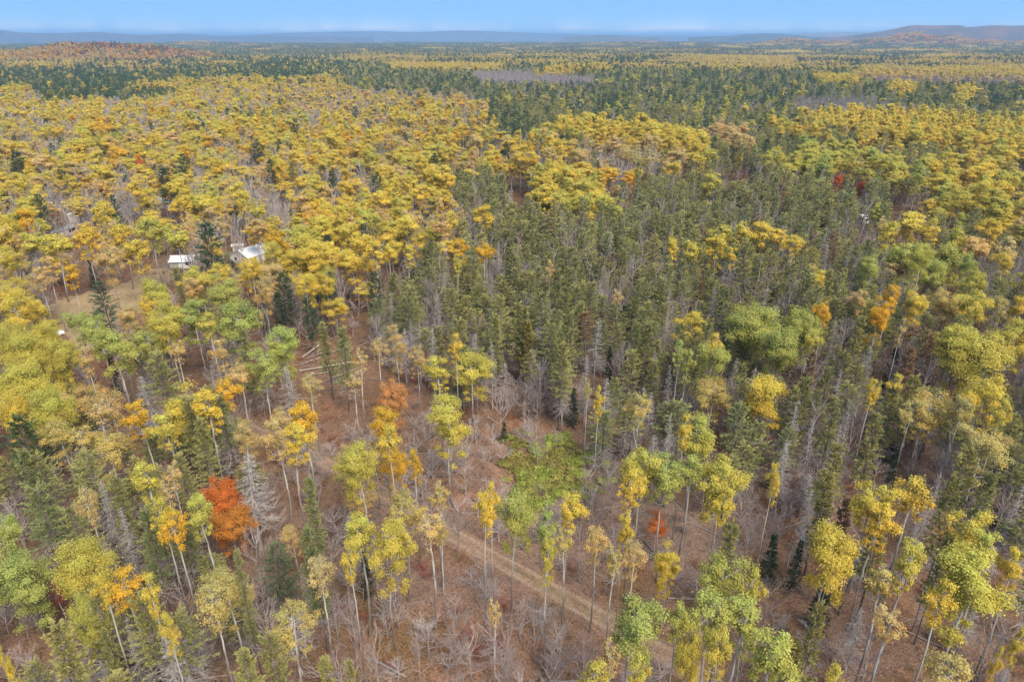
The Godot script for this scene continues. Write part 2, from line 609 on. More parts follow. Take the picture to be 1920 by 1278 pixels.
func among_the_rest(t: Dictionary) -> void:
	var lod := lod_of(t.depth)
	var n := fitting(t, lod)
	var p: Dictionary = kinds[t.kind][lod][n]
	var key := [t.kind, lod, n]
	if not rest.has(key):
		rest[key] = [[], []]
	var at := Transform3D(Basis.from_euler(Vector3(0, t.turn, 0)) * Basis.from_scale(Vector3(t.a / p.a, t.h / p.h, t.a / p.a)), t.foot - Vector3(0, 0.05, 0))
	rest[key][0].append(at)
	rest[key][1].append(leaf_color(t))


const REST_NAME := {"aspen": "aspen_forest", "birch": "birch_forest", "broad": "maple_forest", "jack": "jack_pine_forest", "dead": "dead_pine_forest", "spruce": "spruce_forest", "white_pine": "white_pine_forest", "bare": "leafless_forest"}
const REST_LABEL := {
	"aspen": "yellow and lime aspens of the distant forest, read as one canopy", "birch": "pale thin-leaved birches scattered through the distant forest", "broad": "orange and rust maples among the distant hills and stands",
	"jack": "olive jack pines massed through the middle and far forest", "dead": "grey dead pines standing among the far pines", "spruce": "dark pointed spruces among the distant yellow trees",
	"white_pine": "dark green pines of the far conifer belts", "bare": "leafless grey-mauve trees massed in the farther forest",
}


func plant_rest() -> void:
	var holders := {}
	for key in rest:
		var kind: String = key[0]
		if not holders.has(kind):
			holders[kind] = base(REST_NAME[kind])
			tag(holders[kind], REST_LABEL[kind], "forest", "", "stuff")
		var p: Dictionary = kinds[kind][key[1]][key[2]]
		var m := ArrayMesh.new()
		p.leaves.put_into(m, tinted(Color(1, 1, 1), PART_MAT_THROUGH))
		p.wood.put_into(m, bark_for_copies(BARK[kind]))
		if p.has("twigs"):
			p.twigs.put_into(m, bark_for_copies(TWIG[kind]))
		scatter("canopy" if kind != "bare" else "branches", m, rest[key][0], rest[key][1], holders[kind])


func bark_for_copies(c: Array) -> StandardMaterial3D:
	return plain(col3(c, 0.9), 0.85, 0.2)


func scatter(called: String, m: Mesh, where: Array, cols: Array, parent: Node) -> MultiMeshInstance3D:
	var mm := MultiMesh.new()
	mm.transform_format = MultiMesh.TRANSFORM_3D
	mm.use_colors = true
	mm.mesh = m
	mm.instance_count = where.size()
	for i in where.size():
		mm.set_instance_transform(i, where[i])
		mm.set_instance_color(i, cols[i])
	var o := MultiMeshInstance3D.new()
	o.name = called if parent != self else numbered(called)
	o.multimesh = mm
	o.set_meta("kind", "stuff")
	parent.add_child(o, true)
	return o



# ---------------------------------------------------------------- stands of the forest
# outline as the photograph shows it at canopy height, mean spacing in metres, what grows there in two patchy mixtures, size of the patches in metres, and the share of the second
func stand(outline: Array, gap: float, mix_a: String, mix_b := "", grain := 60.0, share := 0.4, tall := 1.0) -> void:
	var poly := PackedVector2Array()
	for k in range(0, outline.size(), 2):
		var p := spot(outline[k], outline[k + 1], 11.0)
		poly.append(Vector2(p.x, p.z))
	var lo := poly[0]
	var hi := poly[0]
	for q in poly:
		lo = lo.min(q)
		hi = hi.max(q)
	stands.append({"poly": poly, "lo": lo, "hi": hi, "gap": gap, "a": shares(mix_a), "b": shares(mix_b if mix_b else mix_a), "grain": grain, "share": share, "tall": tall})


func shares(mix: String) -> Array:
	var all := []
	var sum := 0.0
	var digits := RegEx.create_from_string("([a-zA-Z]+)([0-9]+)")
	for found in digits.search_all(mix):
		sum += float(found.get_string(2))
		all.append([found.get_string(1), sum])
	for row in all:
		row[1] /= maxf(sum, 1.0)
	return all


func stand_at(x: float, z: float) -> Dictionary:
	# edges between stands are ragged, not drawn with a ruler
	var wob := clampf(-z * 0.012, 0.0, 26.0)
	var q := Vector2(x + noise_fine.get_noise_2d(x * 1.3, z * 1.3) * wob, z + noise_fine.get_noise_2d(x * 1.3 + 900.0, z * 1.3) * wob * 1.5)
	for i in range(stands.size() - 1, -1, -1):
		var s: Dictionary = stands[i]
		if q.x < s.lo.x or q.y < s.lo.y or q.x > s.hi.x or q.y > s.hi.y:
			continue
		if Geometry2D.is_point_in_polygon(q, s.poly):
			return s
	return {}


func pick(s: Dictionary, x: float, z: float) -> String:
	var g: float = s.grain
	var n := noise_fine.get_noise_2d(x * 40.0 / g + 77.0, z * 40.0 / g) * 0.9 + 0.5
	var from: Array = s.b if n + rng.randf_range(-0.12, 0.12) < s.share else s.a
	var t := rng.randf()
	if rng.randf() < 0.6:
		t = fposmod(clones.get_noise_2d(x, z) * 13.7, 1.0)
	for row in from:
		if t <= row[1]:
			return row[0]
	return ""


func all_stands() -> void:
	var W := 2600.0
	# the flat country towards the horizon
	stand([-9000, 71.2, 11000, 71.2, 4000, 150, -2400, 150], 6.4, "w56 j24 b12 aA7", "aY34 aA30 rO8 b18 w14", 300.0, 0.42)
	stand([-9000, 71.2, 900, 71.2, 760, 104, 330, 110, -2400, 112], 6.4, "w66 j24 b10", "w40 aA24 b20 aY16", 300.0, 0.3)
	stand([330, 106, 640, 99, 900, 103, 900, 128, 640, 126, 330, 134], 6.0, "w54 j34 b8 aY4", "aA34 aY30 w26 b10", 200.0, 0.26)
	stand([620, 82, 980, 82, 1300, 100, 1300, 135, 620, 120], 7.0, "w60 j30 aY8", "aA40 aY40 b20", 240.0, 0.36)
	# left: broad golden woods
	stand([-1500, 150, 640, 165, 900, 230, 940, 330, 900, 470, 640, 600, 0, 720, -900, 900], 4.3, "aY48 aD8 aL16 aA4 tP10 b11 w3", "b76 tA10 aA3 aY4 w4 s3", 34.0, 0.48)
	stand([-1500, 140, -200, 138, 0, 137, 210, 136, 420, 126, 640, 122, 660, 158, 370, 160, 330, 188, 235, 196, 80, 202, 60, 172, -300, 165], 5.6, "w60 j36 aY4", "w50 j40 b10", 60.0, 0.3)
	stand([405, 229, 480, 216, 552, 216, 552, 230], 4.4, "j70 w30")
	stand([235, 178, 340, 172, 330, 190, 240, 196], 4.4, "j60 w40")
	stand([500, 162, 640, 158, 760, 165, 900, 190, 900, 216, 640, 222, 500, 212], 5.6, "b45 w20 s14 aA20", "aY46 aA34 b14 w6", 50.0, 0.45)
	stand([240, 164, 420, 152, 640, 150, 640, 162, 420, 172, 250, 176], 6.0, "w40 j20 aY40", "aY60 aA30 w10", 40.0, 0.5)
	# middle and right: belts of pine with gold strips between
	stand([640, 122, 900, 127, 1100, 138, 1300, 135, 1920, 142, 3400, 142, 3400, 250, 1920, 236, 1500, 236, 1280, 232, 1130, 226, 1000, 230, 940, 192, 880, 186, 640, 168], 5.6, "j60 w34 aL4 b4", "j44 w22 b22 d8 aP4", 70.0, 0.3)
	stand([888, 141, 1000, 142, 1122, 151, 1122, 163, 900, 157], 5.0, "b80 d20")
	stand([1485, 188, 1600, 186, 1650, 194, 1765, 216, 1760, 228, 1700, 224, 1480, 202], 4.6, "d60 b36 j8")
	stand([1640, 208, 2000, 226, 2000, 240, 1640, 220], 4.6, "d45 j45 b10")
	stand([728, 124, 940, 127, 940, 139, 730, 134], 5.6, "aY66 aA34")
	stand([1585, 152, 1640, 136, 1920, 128, 2600, 126, 2600, 152, 1920, 150, 1760, 152], 5.6, "aY46 aA36 rO16 aL4")
	stand([1620, 152, 1760, 152, 1920, 151, 1920, 163, 1640, 162], 5.4, "b76 aA24")
	stand([1520, 148, 1605, 152, 1612, 168, 1540, 162], 5.6, "aY80 aL20")
	stand([1290, 108, 1480, 104, 1490, 120, 1290, 120], 6.5, "aY50 aA34 j16")
	stand([1330, 124, 1500, 128, 1500, 141, 1330, 138], 6.0, "aY44 w36 aA20")
	stand([1000, 140, 1130, 128, 1140, 140, 1010, 148], 5.6, "aY60 w40")
	stand([1668, 166, 1712, 164, 1712, 186, 1668, 184], 5.6, "aY100")
	stand([1790, 170, 1820, 168, 1820, 200, 1792, 204], 5.6, "aY100")
	# the gold band across the middle
	stand([640, 215, 900, 192, 1000, 232, 1340, 262, 1340, 320, 1130, 336, 1000, 330, 860, 330, 640, 330], 5.6, "aY44 aD8 tP14 aA8 b16 j4 aL6", "w22 j24 b46 aA8", 36.0, 0.44)
	stand([640, 290, 700, 300, 880, 300, 960, 350, 900, 470, 760, 480, 640, 520], 5.8, "aY50 aL24 aA12 b14", "b40 w16 aA20 j14", 30.0, 0.36)
	stand([920, 196, 1010, 226, 1060, 240, 1020, 262, 930, 250, 905, 225], 5.6, "j55 w45")
	stand([1060, 226, 1340, 240, 1340, 262, 1180, 246, 1060, 240], 5.6, "j60 w34 aY6")
	stand([1006, 247, 1080, 229, 1200, 233, 1334, 270, 1338, 312, 1284, 296, 1180, 268, 1060, 260], 5.2, "aY86 aL14")
	stand([1090, 272, 1180, 270, 1290, 300, 1300, 330, 1160, 320, 1080, 300], 5.2, "b66 tP20 aA14")
	stand([1500, 218, 1700, 214, 1920, 234, 3200, 250, 3200, 330, 1920, 306, 1800, 288, 1640, 270, 1515, 248], 5.4, "aY66 tP10 aL10 s14", "aY40 s30 j20 b10", 40.0, 0.3)
	stand([1330, 240, 1500, 236, 1640, 268, 1800, 288, 1740, 312, 1560, 284, 1440, 300, 1330, 320], 4.8, "j66 w16 s10 aY8", "j50 b30 d20", 50.0, 0.3)
	stand([1440, 236, 1540, 250, 1530, 262, 1440, 256], 5.2, "aL50 aY50")
	stand([1312, 246, 1380, 246, 1412, 268, 1402, 292, 1330, 264], 4.8, "aA56 b44")
	stand([1428, 330, 1450, 302, 1560, 284, 1680, 298, 1732, 330, 1720, 350, 1600, 332, 1490, 346, 1466, 372], 4.8, "aL56 tP30 aG14")
	stand([1730, 300, 1920, 292, 3000, 330, 3000, 470, 1920, 440, 1760, 410], 5.6, "aY34 aL34 tP22 w6 b4", "aL40 aY30 b20 w10", 40.0, 0.4)
	# bare grey woods between the golden ones on the left
	for outline in [[50, 350, 150, 342, 175, 398, 110, 418, 50, 404], [170, 330, 300, 312, 325, 378, 240, 388], [-200, 380, 40, 372, 60, 420, -200, 440], [560, 330, 690, 312, 700, 352, 600, 372], [430, 292, 520, 286, 540, 306, 440, 312], [250, 250, 330, 244, 340, 258, 260, 266], [470, 366, 560, 352, 580, 384, 490, 400]]:
		stand(outline, 4.4, "b76 tA12 w5 aY7", "b60 aY24 tP10 s6", 24.0, 0.4)
	stand([60, 446, 200, 436, 330, 426, 440, 414, 440, 452, 340, 480, 215, 520, 100, 562, 40, 540], 4.0, "b62 tA22 aA10 s3 aD3", "b80 tA20", 20.0, 0.4)
	# the jack pine stand that fills the right half
	stand([700, 560, 760, 486, 870, 470, 850, 335, 900, 322, 1000, 392, 1130, 402, 1250, 322, 1290, 322, 1650, 340, 1660, 420, 1920, 450, 3000, 500, 3000, 1400, 1920, 1000, 1700, 900, 1460, 900, 1150, 830, 1110, 790, 1000, 750, 900, 720, 830, 660, 720, 620, 640, 640], 3.6, "j47 jk26 d12 b11 jr2 s1 aL1", "j34 jk15 d22 b25 tA2 jr1 aY1", 26.0, 0.36)
	stand([1660, 420, 1920, 420, 3000, 470, 3000, 640, 1920, 620, 1700, 560, 1640, 480], 4.6, "j34 b30 d12 aY10 aL8 tP6", "b46 j30 aA14 d10", 26.0, 0.4)
	stand([760, 392, 880, 392, 880, 432, 760, 436], 4.2, "b64 d20 tA16")
	stand([1000, 330, 1060, 316, 1140, 350, 1140, 400, 1010, 400], 5.4, "aY50 aL50")
	stand([1342, 320, 1412, 320, 1412, 332, 1350, 332], 30.0, "b100")
	# nearer woods, more open
	stand([-900, 560, 560, 560, 640, 640, 600, 800, 0, 830, -900, 1000], 4.0, "b40 j20 aA10 aY12 d10 tP8", "b60 d20 j20", 30.0, 0.4, 0.85)
	stand([-900, 800, 500, 790, 570, 930, 530, 1400, -900, 1500], 3.6, "b38 j34 jk12 d10 tA3 s3", "b66 d14 j20", 24.0, 0.42, 0.8)
	stand([500, 800, 700, 700, 960, 690, 1150, 780, 1190, 1000, 1360, 1400, 520, 1400, 560, 950], 3.4, "b88 tA6 d6", "b100", 20.0, 0.4, 0.7)
	stand([420, 776, 640, 770, 690, 820, 740, 900, 690, 930, 600, 910, 540, 880, 430, 850], 3.7, "b54 tA30 tP10 d6", "b80 tA20", 16.0, 0.4, 0.8)
	stand([1350, 880, 1920, 900, 2600, 1000, 2600, 1500, 1360, 1500, 1200, 1000], 3.8, "b60 j20 jk6 d12 s2", "b80 d20", 22.0, 0.42, 0.75)
	stand([540, 640, 690, 596, 740, 680, 640, 740, 540, 716], 40.0, "b100")


# ---------------------------------------------------------------- trees read off the photograph
func trees_of_the_photograph() -> void:
	# left foreground
	from_photo("rG", 48, 1076, 103, 137, 0, "wide green broadleaf tree turning yellow underneath, by the dark red shrub")
	from_photo("rL", 156, 1052, 103, 92, 0, "rounded lime and yellow broadleaf tree beside the wide green one")
	for row in [["aG", 10, 994, 45, 70], ["aD", 236, 1099, 66, 66], ["aY", 190, 1097, 46, 46], ["rL", 165, 1138, 72, 66], ["aY", 278, 1100, 38, 44], ["aD", 332, 987, 54, 76], ["aY", 307, 953, 46, 36], ["aL", 372, 958, 54, 72], ["aL", 278, 903, 58, 80], ["tP", 428, 1087, 94, 68], ["tP", 398, 1128, 76, 72], ["tP", 552, 1155, 82, 78], ["tA", 598, 1063, 66, 52], ["tA", 319, 885, 34, 40], ["aA", 165, 936, 36, 60], ["tA", 310, 922, 34, 40], ["aY", 308, 1166, 34, 36], ["aY", 3, 1227, 22, 42]]:
		from_photo(row[0], row[1], row[2], row[3], row[4])
	from_photo("rR", 411, 926, 64, 66, 13.0, "fiery red-crowned maple beside the big grey dead pine")
	from_photo("rO", 430, 985, 76, 82, 10.5, "deep orange maple below the fiery red maple")
	from_photo("tM", 108, 1128, 48, 72, 7.0, "dark red leafy shrub between the two wide broadleaf trees")
	from_photo("wg", 518, 1050, 86, 84, 12.0, "blue-green vase-shaped pine with rising pale boughs")
	for row in [["jk", 82, 950, 86, 100], ["j", 69, 885, 80, 76], ["j", 168, 878, 88, 72], ["jk", 219, 922, 50, 70], ["jk", 278, 991, 58, 78], ["j", 271, 1165, 84, 104], ["j", 192, 1150, 62, 96], ["j", 103, 1203, 94, 92], ["j", 456, 1248, 74, 66], ["jk", 514, 1217, 78, 80], ["j", 614, 1255, 58, 58], ["j", 580, 926, 46, 74], ["jk", 583, 1012, 56, 60], ["j", 446, 1049, 34, 40], ["j", 654, 1258, 40, 44], ["jk", 40, 870, 60, 60], ["d", 233, 994, 46, 100], ["d", 205, 940, 50, 90], ["d", 310, 1215, 70, 90], ["d", 120, 1240, 60, 80]]:
		from_photo(row[0], row[1], row[2], row[3], row[4])
	from_photo("d", 466, 906, 100, 130, 16.0, "big grey dead pine with drooping bare boughs beside the fiery red maple")
	for row in [["b", 333, 1097, 70, 84], ["b", 490, 1142, 76, 76], ["b", 470, 1010, 60, 70], ["b", 25, 960, 60, 80]]:
		from_photo(row[0], row[1], row[2], row[3], row[4])
	from_photo("bj", 627, 1142, 44, 66, 8.0)
	# by the track, bottom middle
	for row in [["aL", 671, 994, 70, 72], ["aL", 726, 1025, 84, 114], ["aY", 654, 1042, 40, 52], ["aL", 678, 858, 78, 56], ["aD", 775, 867, 30, 60], ["tP", 753, 943, 70, 54], ["tP", 822, 933, 42, 54], ["tA", 805, 984, 56, 60], ["tP", 828, 994, 30, 54], ["aG", 959, 965, 84, 92], ["aY", 908, 955, 42, 72], ["aY", 924, 922, 32, 30], ["aG", 1027, 985, 42, 46], ["aL", 1027, 1032, 36, 52], ["aY", 1065, 953, 56, 66], ["tP", 1058, 1001, 42, 34], ["tA", 1117, 1020, 58, 74], ["aY", 1171, 984, 32, 50], ["tA", 1188, 1046, 58, 74], ["tP", 1151, 1053, 36, 60], ["aL", 1195, 867, 76, 74], ["aG", 1254, 885, 72, 74], ["aY", 1190, 905, 50, 40], ["aG", 1175, 1160, 114, 98], ["tA", 1141, 1234, 46, 60], ["aL", 1200, 1245, 48, 44], ["aG", 1267, 1162, 46, 96], ["aL", 1120, 1264, 64, 40], ["tA", 928, 1142, 28, 36]]:
		from_photo(row[0], row[1], row[2], row[3], row[4])
	from_photo("aD", 739, 867, 46, 58, 14.0, "gold aspen below the salmon-orange maple, near the track")
	from_photo("aY", 1250, 1072, 52, 104, 13.0, "deep gold narrow birch standing alone beside the track")
	from_photo("tR", 1230, 990, 48, 62, 8.0, "thin red sapling maple between white birch trunks right of the shrub patch")
	from_photo("s", 681, 1039, 24, 50, 9.0)
	for row in [["b", 904, 1077, 44, 80], ["b", 852, 955, 58, 70], ["b", 657, 1160, 50, 80], ["b", 705, 1215, 56, 80], ["b", 784, 1190, 46, 70], ["b", 852, 1180, 50, 80], ["b", 950, 1200, 46, 80], ["b", 1003, 1150, 50, 90], ["b", 1052, 1190, 50, 80], ["b", 1117, 940, 56, 100], ["b", 1150, 900, 50, 90], ["b", 1090, 1010, 50, 80]]:
		from_photo(row[0], row[1], row[2], row[3], row[4])
	# right foreground
	for row in [["aL", 1355, 888, 94, 98], ["aG", 1290, 896, 54, 84], ["aY", 1359, 938, 46, 44], ["aY", 1451, 893, 30, 60], ["aY", 1630, 933, 80, 76], ["aY", 1650, 962, 60, 44], ["aY", 1705, 926, 72, 72], ["aY", 1559, 1030, 104, 106], ["aL", 1705, 1042, 58, 72], ["tP", 1657, 1095, 58, 78], ["aL", 1850, 1018, 66, 56], ["aY", 1815, 985, 80, 66], ["aY", 1907, 1053, 46, 60], ["aY", 1765, 1121, 60, 64], ["tA", 1774, 987, 36, 38], ["tA", 1671, 1162, 64, 46], ["aG", 1362, 1085, 96, 70], ["aL", 1417, 1100, 50, 60], ["aG", 1340, 1150, 90, 90], ["aG", 1395, 1160, 90, 90], ["aG", 1445, 1225, 94, 100], ["aL", 1294, 1217, 60, 106], ["aL", 1349, 1212, 54, 84], ["tP", 1777, 1251, 98, 50], ["aY", 1571, 1266, 50, 36], ["aY", 1914, 1200, 26, 50], ["aY", 1878, 1227, 20, 22]]:
		from_photo(row[0], row[1], row[2], row[3], row[4])
	from_photo("aL", 1825, 1085, 140, 150, 20.0, "largest yellow-lime aspen with a forked white trunk, beside the spruces' open slope")
	for row in [["s", 1448, 1032, 38, 70], ["s", 1499, 1039, 30, 58], ["s", 1545, 1112, 48, 66], ["s", 1678, 860, 26, 52]]:
		from_photo(row[0], row[1], row[2], row[3], row[4], 8.0)
	for row in [["j", 1558, 876, 56, 96], ["j", 1545, 915, 50, 70], ["j", 1654, 991, 62, 92], ["j", 1815, 878, 66, 84], ["j", 1856, 915, 50, 72], ["j", 1794, 915, 54, 56], ["j", 1366, 1000, 60, 64], ["j", 1530, 1169, 60, 80], ["jk", 1774, 1025, 40, 50], ["d", 1904, 943, 46, 110], ["d", 1520, 960, 50, 90], ["b", 1345, 1035, 60, 70], ["b", 1405, 985, 44, 60], ["b", 1467, 965, 44, 66], ["b", 1640, 1200, 70, 80], ["b", 1580, 1190, 60, 80], ["b", 1870, 1180, 70, 70]]:
		from_photo(row[0], row[1], row[2], row[3], row[4])
	from_photo("jr", 1582, 951, 44, 42, 14.0, "pine with rust-brown dead needles beside two bright yellow aspens")
	# left, half-way: the lime mound, pines and the trees round the field
	for row in [["rL", 45, 662, 86, 72], ["rL", 83, 620, 52, 38], ["rL", 21, 622, 52, 40], ["rL", 114, 662, 56, 62], ["rL", 41, 712, 94, 62], ["rL", 93, 758, 80, 62], ["rY", 21, 761, 54, 48]]:
		from_photo(row[0], row[1], row[2], row[3], row[4], 17.0)
	from_photo("w", 45, 808, 92, 64, 17.0, "broad dark green white pine below the lime mound")
	from_photo("w", 390, 462, 66, 96, 22.0, "tall dark pine between the white-roofed shed and the white house")
	from_photo("wg", 193, 562, 56, 72, 17.0, "dark grey-green pine standing alone on the field's near edge")
	from_photo("w", 530, 541, 52, 66, 18.0, "blue-green white pine beside a bright yellow aspen")
	from_photo("w", 582, 579, 36, 46, 14.0)
	for row in [["aY", 28, 575, 66, 46], ["aY", 77, 575, 46, 46], ["aY", 10, 551, 44, 34], ["aG", 148, 600, 48, 46], ["aG", 186, 613, 52, 40], ["aG", 213, 637, 78, 48], ["aG", 279, 634, 48, 44], ["aL", 310, 586, 70, 58], ["aG", 365, 573, 62, 40], ["aL", 320, 606, 60, 50], ["aL", 389, 613, 38, 50], ["aG", 444, 602, 92, 84], ["aL", 289, 546, 56, 50], ["aA", 234, 593, 38, 50], ["aY", 270, 572, 34, 40], ["tA", 330, 658, 32, 40], ["tA", 224, 648, 40, 36], ["aA", 162, 672, 28, 36], ["aA", 413, 651, 34, 38], ["aG", 530, 653, 66, 84], ["aG", 499, 686, 56, 72], ["aY", 571, 536, 52, 46], ["aY", 470, 503, 44, 40], ["aL", 508, 474, 38, 44], ["aA", 503, 510, 44, 44], ["aG", 423, 534, 70, 44], ["aL", 372, 516, 64, 44], ["aY", 412, 512, 44, 40], ["aA", 358, 531, 40, 34], ["aY", 358, 741, 94, 42], ["aD", 418, 730, 50, 44], ["aY", 390, 750, 60, 40], ["aD", 258, 773, 50, 54], ["tA", 207, 751, 62, 42], ["tA", 182, 772, 40, 44], ["aL", 310, 796, 54, 54], ["tP", 114, 808, 70, 56], ["tP", 203, 813, 86, 54], ["tP", 152, 817, 50, 46], ["aA", 516, 799, 52, 38], ["aA", 454, 808, 42, 30], ["aY", 550, 812, 60, 36], ["tA", 585, 724, 44, 52], ["aD", 131, 514, 32, 38], ["aA", 203, 486, 48, 60], ["aY", 255, 465, 52, 52], ["aA", 90, 500, 30, 42], ["aA", 72, 520, 26, 42], ["aY", 24, 490, 46, 54], ["aY", 100, 460, 60, 40], ["aY", 160, 440, 46, 34], ["aL", 60, 445, 50, 34], ["aY", 225, 440, 44, 40], ["aL", 285, 430, 50, 40], ["aY", 190, 395, 40, 36], ["aL", 330, 440, 44, 44]]:
		from_photo(row[0], row[1], row[2], row[3], row[4])
	from_photo("aD", 565, 779, 66, 54, 0, "brightest golden aspen left of the track, above pale birches")
	from_photo("tM", 465, 551, 22, 36, 9.0, "small crimson maple among trunks behind the blue-green white pine")
	for row in [["j", 365, 772, 70, 70], ["jk", 420, 768, 70, 72], ["j", 375, 808, 56, 58], ["j", 306, 693, 86, 72], ["jk", 455, 640, 34, 50], ["j", 640, 640, 50, 60], ["j", 610, 628, 36, 52], ["d", 540, 720, 62, 72], ["d", 275, 735, 60, 70], ["s", 207, 679, 20, 46], ["jk", 332, 520, 26, 40], ["w", 75, 376, 30, 28], ["w", 308, 332, 32, 36], ["w", 342, 305, 32, 36], ["w", 34, 305, 38, 44], ["w", 480, 284, 28, 44], ["w", 505, 312, 24, 30], ["w", 215, 375, 26, 24], ["jk", 548, 325, 20, 44], ["w", 553, 236, 18, 30], ["rR", 258, 300, 16, 16]]:
		from_photo(row[0], row[1], row[2], row[3], row[4])
	# middle: round the outlined lot
	for row in [["aD", 860, 467, 34, 40], ["aD", 905, 474, 34, 46], ["aL", 859, 493, 22, 32], ["aY", 724, 438, 50, 42], ["aY", 763, 420, 44, 34], ["aY", 705, 472, 40, 44], ["aY", 731, 467, 34, 36], ["aY", 766, 470, 28, 24], ["aY", 680, 450, 50, 40], ["aY", 655, 430, 44, 40], ["aL", 822, 693, 52, 56], ["aY", 857, 646, 28, 36], ["aL", 843, 772, 82, 50], ["tA", 740, 641, 46, 60], ["tA", 712, 655, 36, 44], ["tA", 781, 675, 38, 60], ["tA", 674, 675, 32, 40], ["tA", 661, 717, 34, 42], ["aY", 1125, 744, 22, 54], ["tP", 1103, 724, 18, 42], ["tP", 1203, 758, 52, 46], ["aY", 1260, 462, 28, 38], ["aA", 1029, 500, 20, 22], ["tA", 1160, 555, 24, 26], ["aD", 720, 790, 52, 66], ["aY", 728, 823, 50, 44]]:
		from_photo(row[0], row[1], row[2], row[3], row[4])
	from_photo("aL", 884, 693, 84, 74, 15.0, "broad yellow-lime aspen at the edge of the jack pines")
	from_photo("rS", 733, 744, 52, 66, 13.0, "salmon-orange maple above the gold aspens")
	from_photo("s", 1075, 758, 28, 64, 8.0, "dark pointed spruce above the green shrub patch")
	from_photo("s", 945, 800, 18, 22, 4.0, "small dark spruce alone in the leafless clearing")
	from_photo("jy", 988, 630, 30, 56, 15.0, "golden-needled pine on a bare grey trunk amid olive pines")
	from_photo("jr", 1263, 665, 26, 32, 13.0)
	from_photo("aG", 1277, 660, 30, 40)
	for row in [["d", 1118, 641, 44, 98], ["d", 1100, 690, 36, 60], ["d", 922, 668, 30, 60], ["d", 1056, 700, 36, 70], ["d", 822, 575, 32, 64], ["d", 936, 479, 22, 54], ["d", 1142, 445, 24, 40], ["d", 754, 493, 34, 40], ["d", 1256, 717, 30, 70], ["d", 1252, 806, 34, 70], ["d", 810, 640, 34, 60], ["j", 1053, 661, 46, 46], ["j", 932, 613, 36, 46], ["b", 667, 555, 46, 56], ["b", 830, 815, 60, 80], ["b", 800, 780, 50, 70], ["b", 935, 760, 56, 90], ["b", 985, 740, 50, 80], ["b", 1010, 800, 50, 70], ["b", 880, 830, 50, 70]]:
		from_photo(row[0], row[1], row[2], row[3], row[4])
	# right, half-way
	for row in [["rG", 1414, 607, 98, 72], ["rG", 1462, 636, 70, 56], ["rG", 1504, 608, 64, 62]]:
		from_photo(row[0], row[1], row[2], row[3], row[4], 18.0)
	for row in [["aG", 1338, 668, 58, 66], ["aY", 1343, 640, 34, 24], ["aL", 1519, 640, 34, 50], ["aG", 1290, 672, 24, 40], ["aL", 1297, 465, 40, 46], ["aY", 1345, 455, 42, 54], ["aY", 1394, 427, 34, 26], ["aY", 1428, 438, 52, 42], ["aY", 1466, 445, 36, 38], ["aY", 1492, 457, 36, 36], ["aY", 1373, 479, 26, 34], ["aY", 1703, 421, 60, 46], ["aY", 1748, 431, 36, 46], ["aY", 1666, 431, 36, 34], ["rG", 1700, 479, 66, 56], ["rG", 1783, 486, 56, 64], ["rG", 1738, 512, 64, 56], ["aG", 1820, 493, 36, 46], ["aL", 1824, 520, 42, 38], ["aG", 1641, 500, 40, 46], ["aL", 1734, 479, 44, 40], ["aA", 1820, 467, 52, 46], ["aY", 1886, 486, 36, 38], ["aY", 1858, 428, 44, 34], ["aD", 1672, 560, 34, 54], ["aD", 1652, 588, 42, 70], ["aA", 1617, 558, 24, 32], ["aY", 1724, 569, 42, 52], ["tP", 1703, 576, 36, 36], ["tP", 1769, 562, 52, 48], ["aL", 1824, 565, 58, 56], ["tP", 1876, 576, 46, 42], ["aY", 1910, 569, 30, 34], ["aA", 1693, 613, 18, 28], ["aL", 1900, 651, 60, 92], ["aL", 1795, 630, 70, 50], ["aY", 1848, 730, 80, 62], ["aY", 1876, 768, 40, 40], ["tP", 1345, 727, 78, 62], ["aY", 1431, 735, 92, 88], ["tP", 1745, 756, 94, 64], ["tP", 1715, 768, 50, 50], ["tP", 1810, 765, 52, 46], ["tP", 1845, 806, 98, 56], ["aY", 1638, 730, 28, 36], ["aY", 1678, 718, 32, 30], ["aL", 1308, 812, 80, 54], ["aY", 1287, 792, 28, 24]]:
		from_photo(row[0], row[1], row[2], row[3], row[4])
	from_photo("aD", 1545, 580, 30, 40, 0, "small bright gold aspen right of the big green maples")
	from_photo("rL", 1815, 660, 124, 96, 19.0, "huge yellow-lime round tree towering over the jack pines")
	for row in [["j", 1383, 789, 74, 70], ["j", 1562, 775, 54, 74], ["j", 1676, 744, 44, 54], ["j", 1610, 620, 40, 56], ["d", 1628, 669, 32, 76], ["d", 1521, 812, 38, 60], ["d", 1569, 815, 34, 50], ["d", 1566, 617, 34, 40], ["d", 1552, 479, 30, 54], ["d", 1335, 565, 34, 60], ["d", 1487, 770, 40, 60], ["jr", 1518, 675, 36, 40], ["jr", 1318, 520, 16, 30], ["jr", 1700, 668, 44, 44]]:
		from_photo(row[0], row[1], row[2], row[3], row[4])
	from_photo("rR", 1613, 352, 18, 28, 9.0, "small scarlet maple under the white-trunked aspen row")
	from_photo("rR", 1572, 338, 20, 26, 9.0)


# ---------------------------------------------------------------- the rest of the forest
func hidden_by(p: Vector3, w: float, h: float, ground: Vector3) -> bool:
	# true if a crown there would stand in front of a tree or an opening that the photograph shows
	for o in crowded.get(Vector2i(int(floor(p.x / 120.0)), int(floor(p.y / 120.0))), []):
		if o.z > p.z and absf(p.x - o.x) < (o.w + w) * 0.36 and absf(p.y - o.y) < (o.h + h) * 0.38:
			return true
		if Vector2(ground.x - o.gx, ground.z - o.gz).length() < o.r:
			return true
	return false


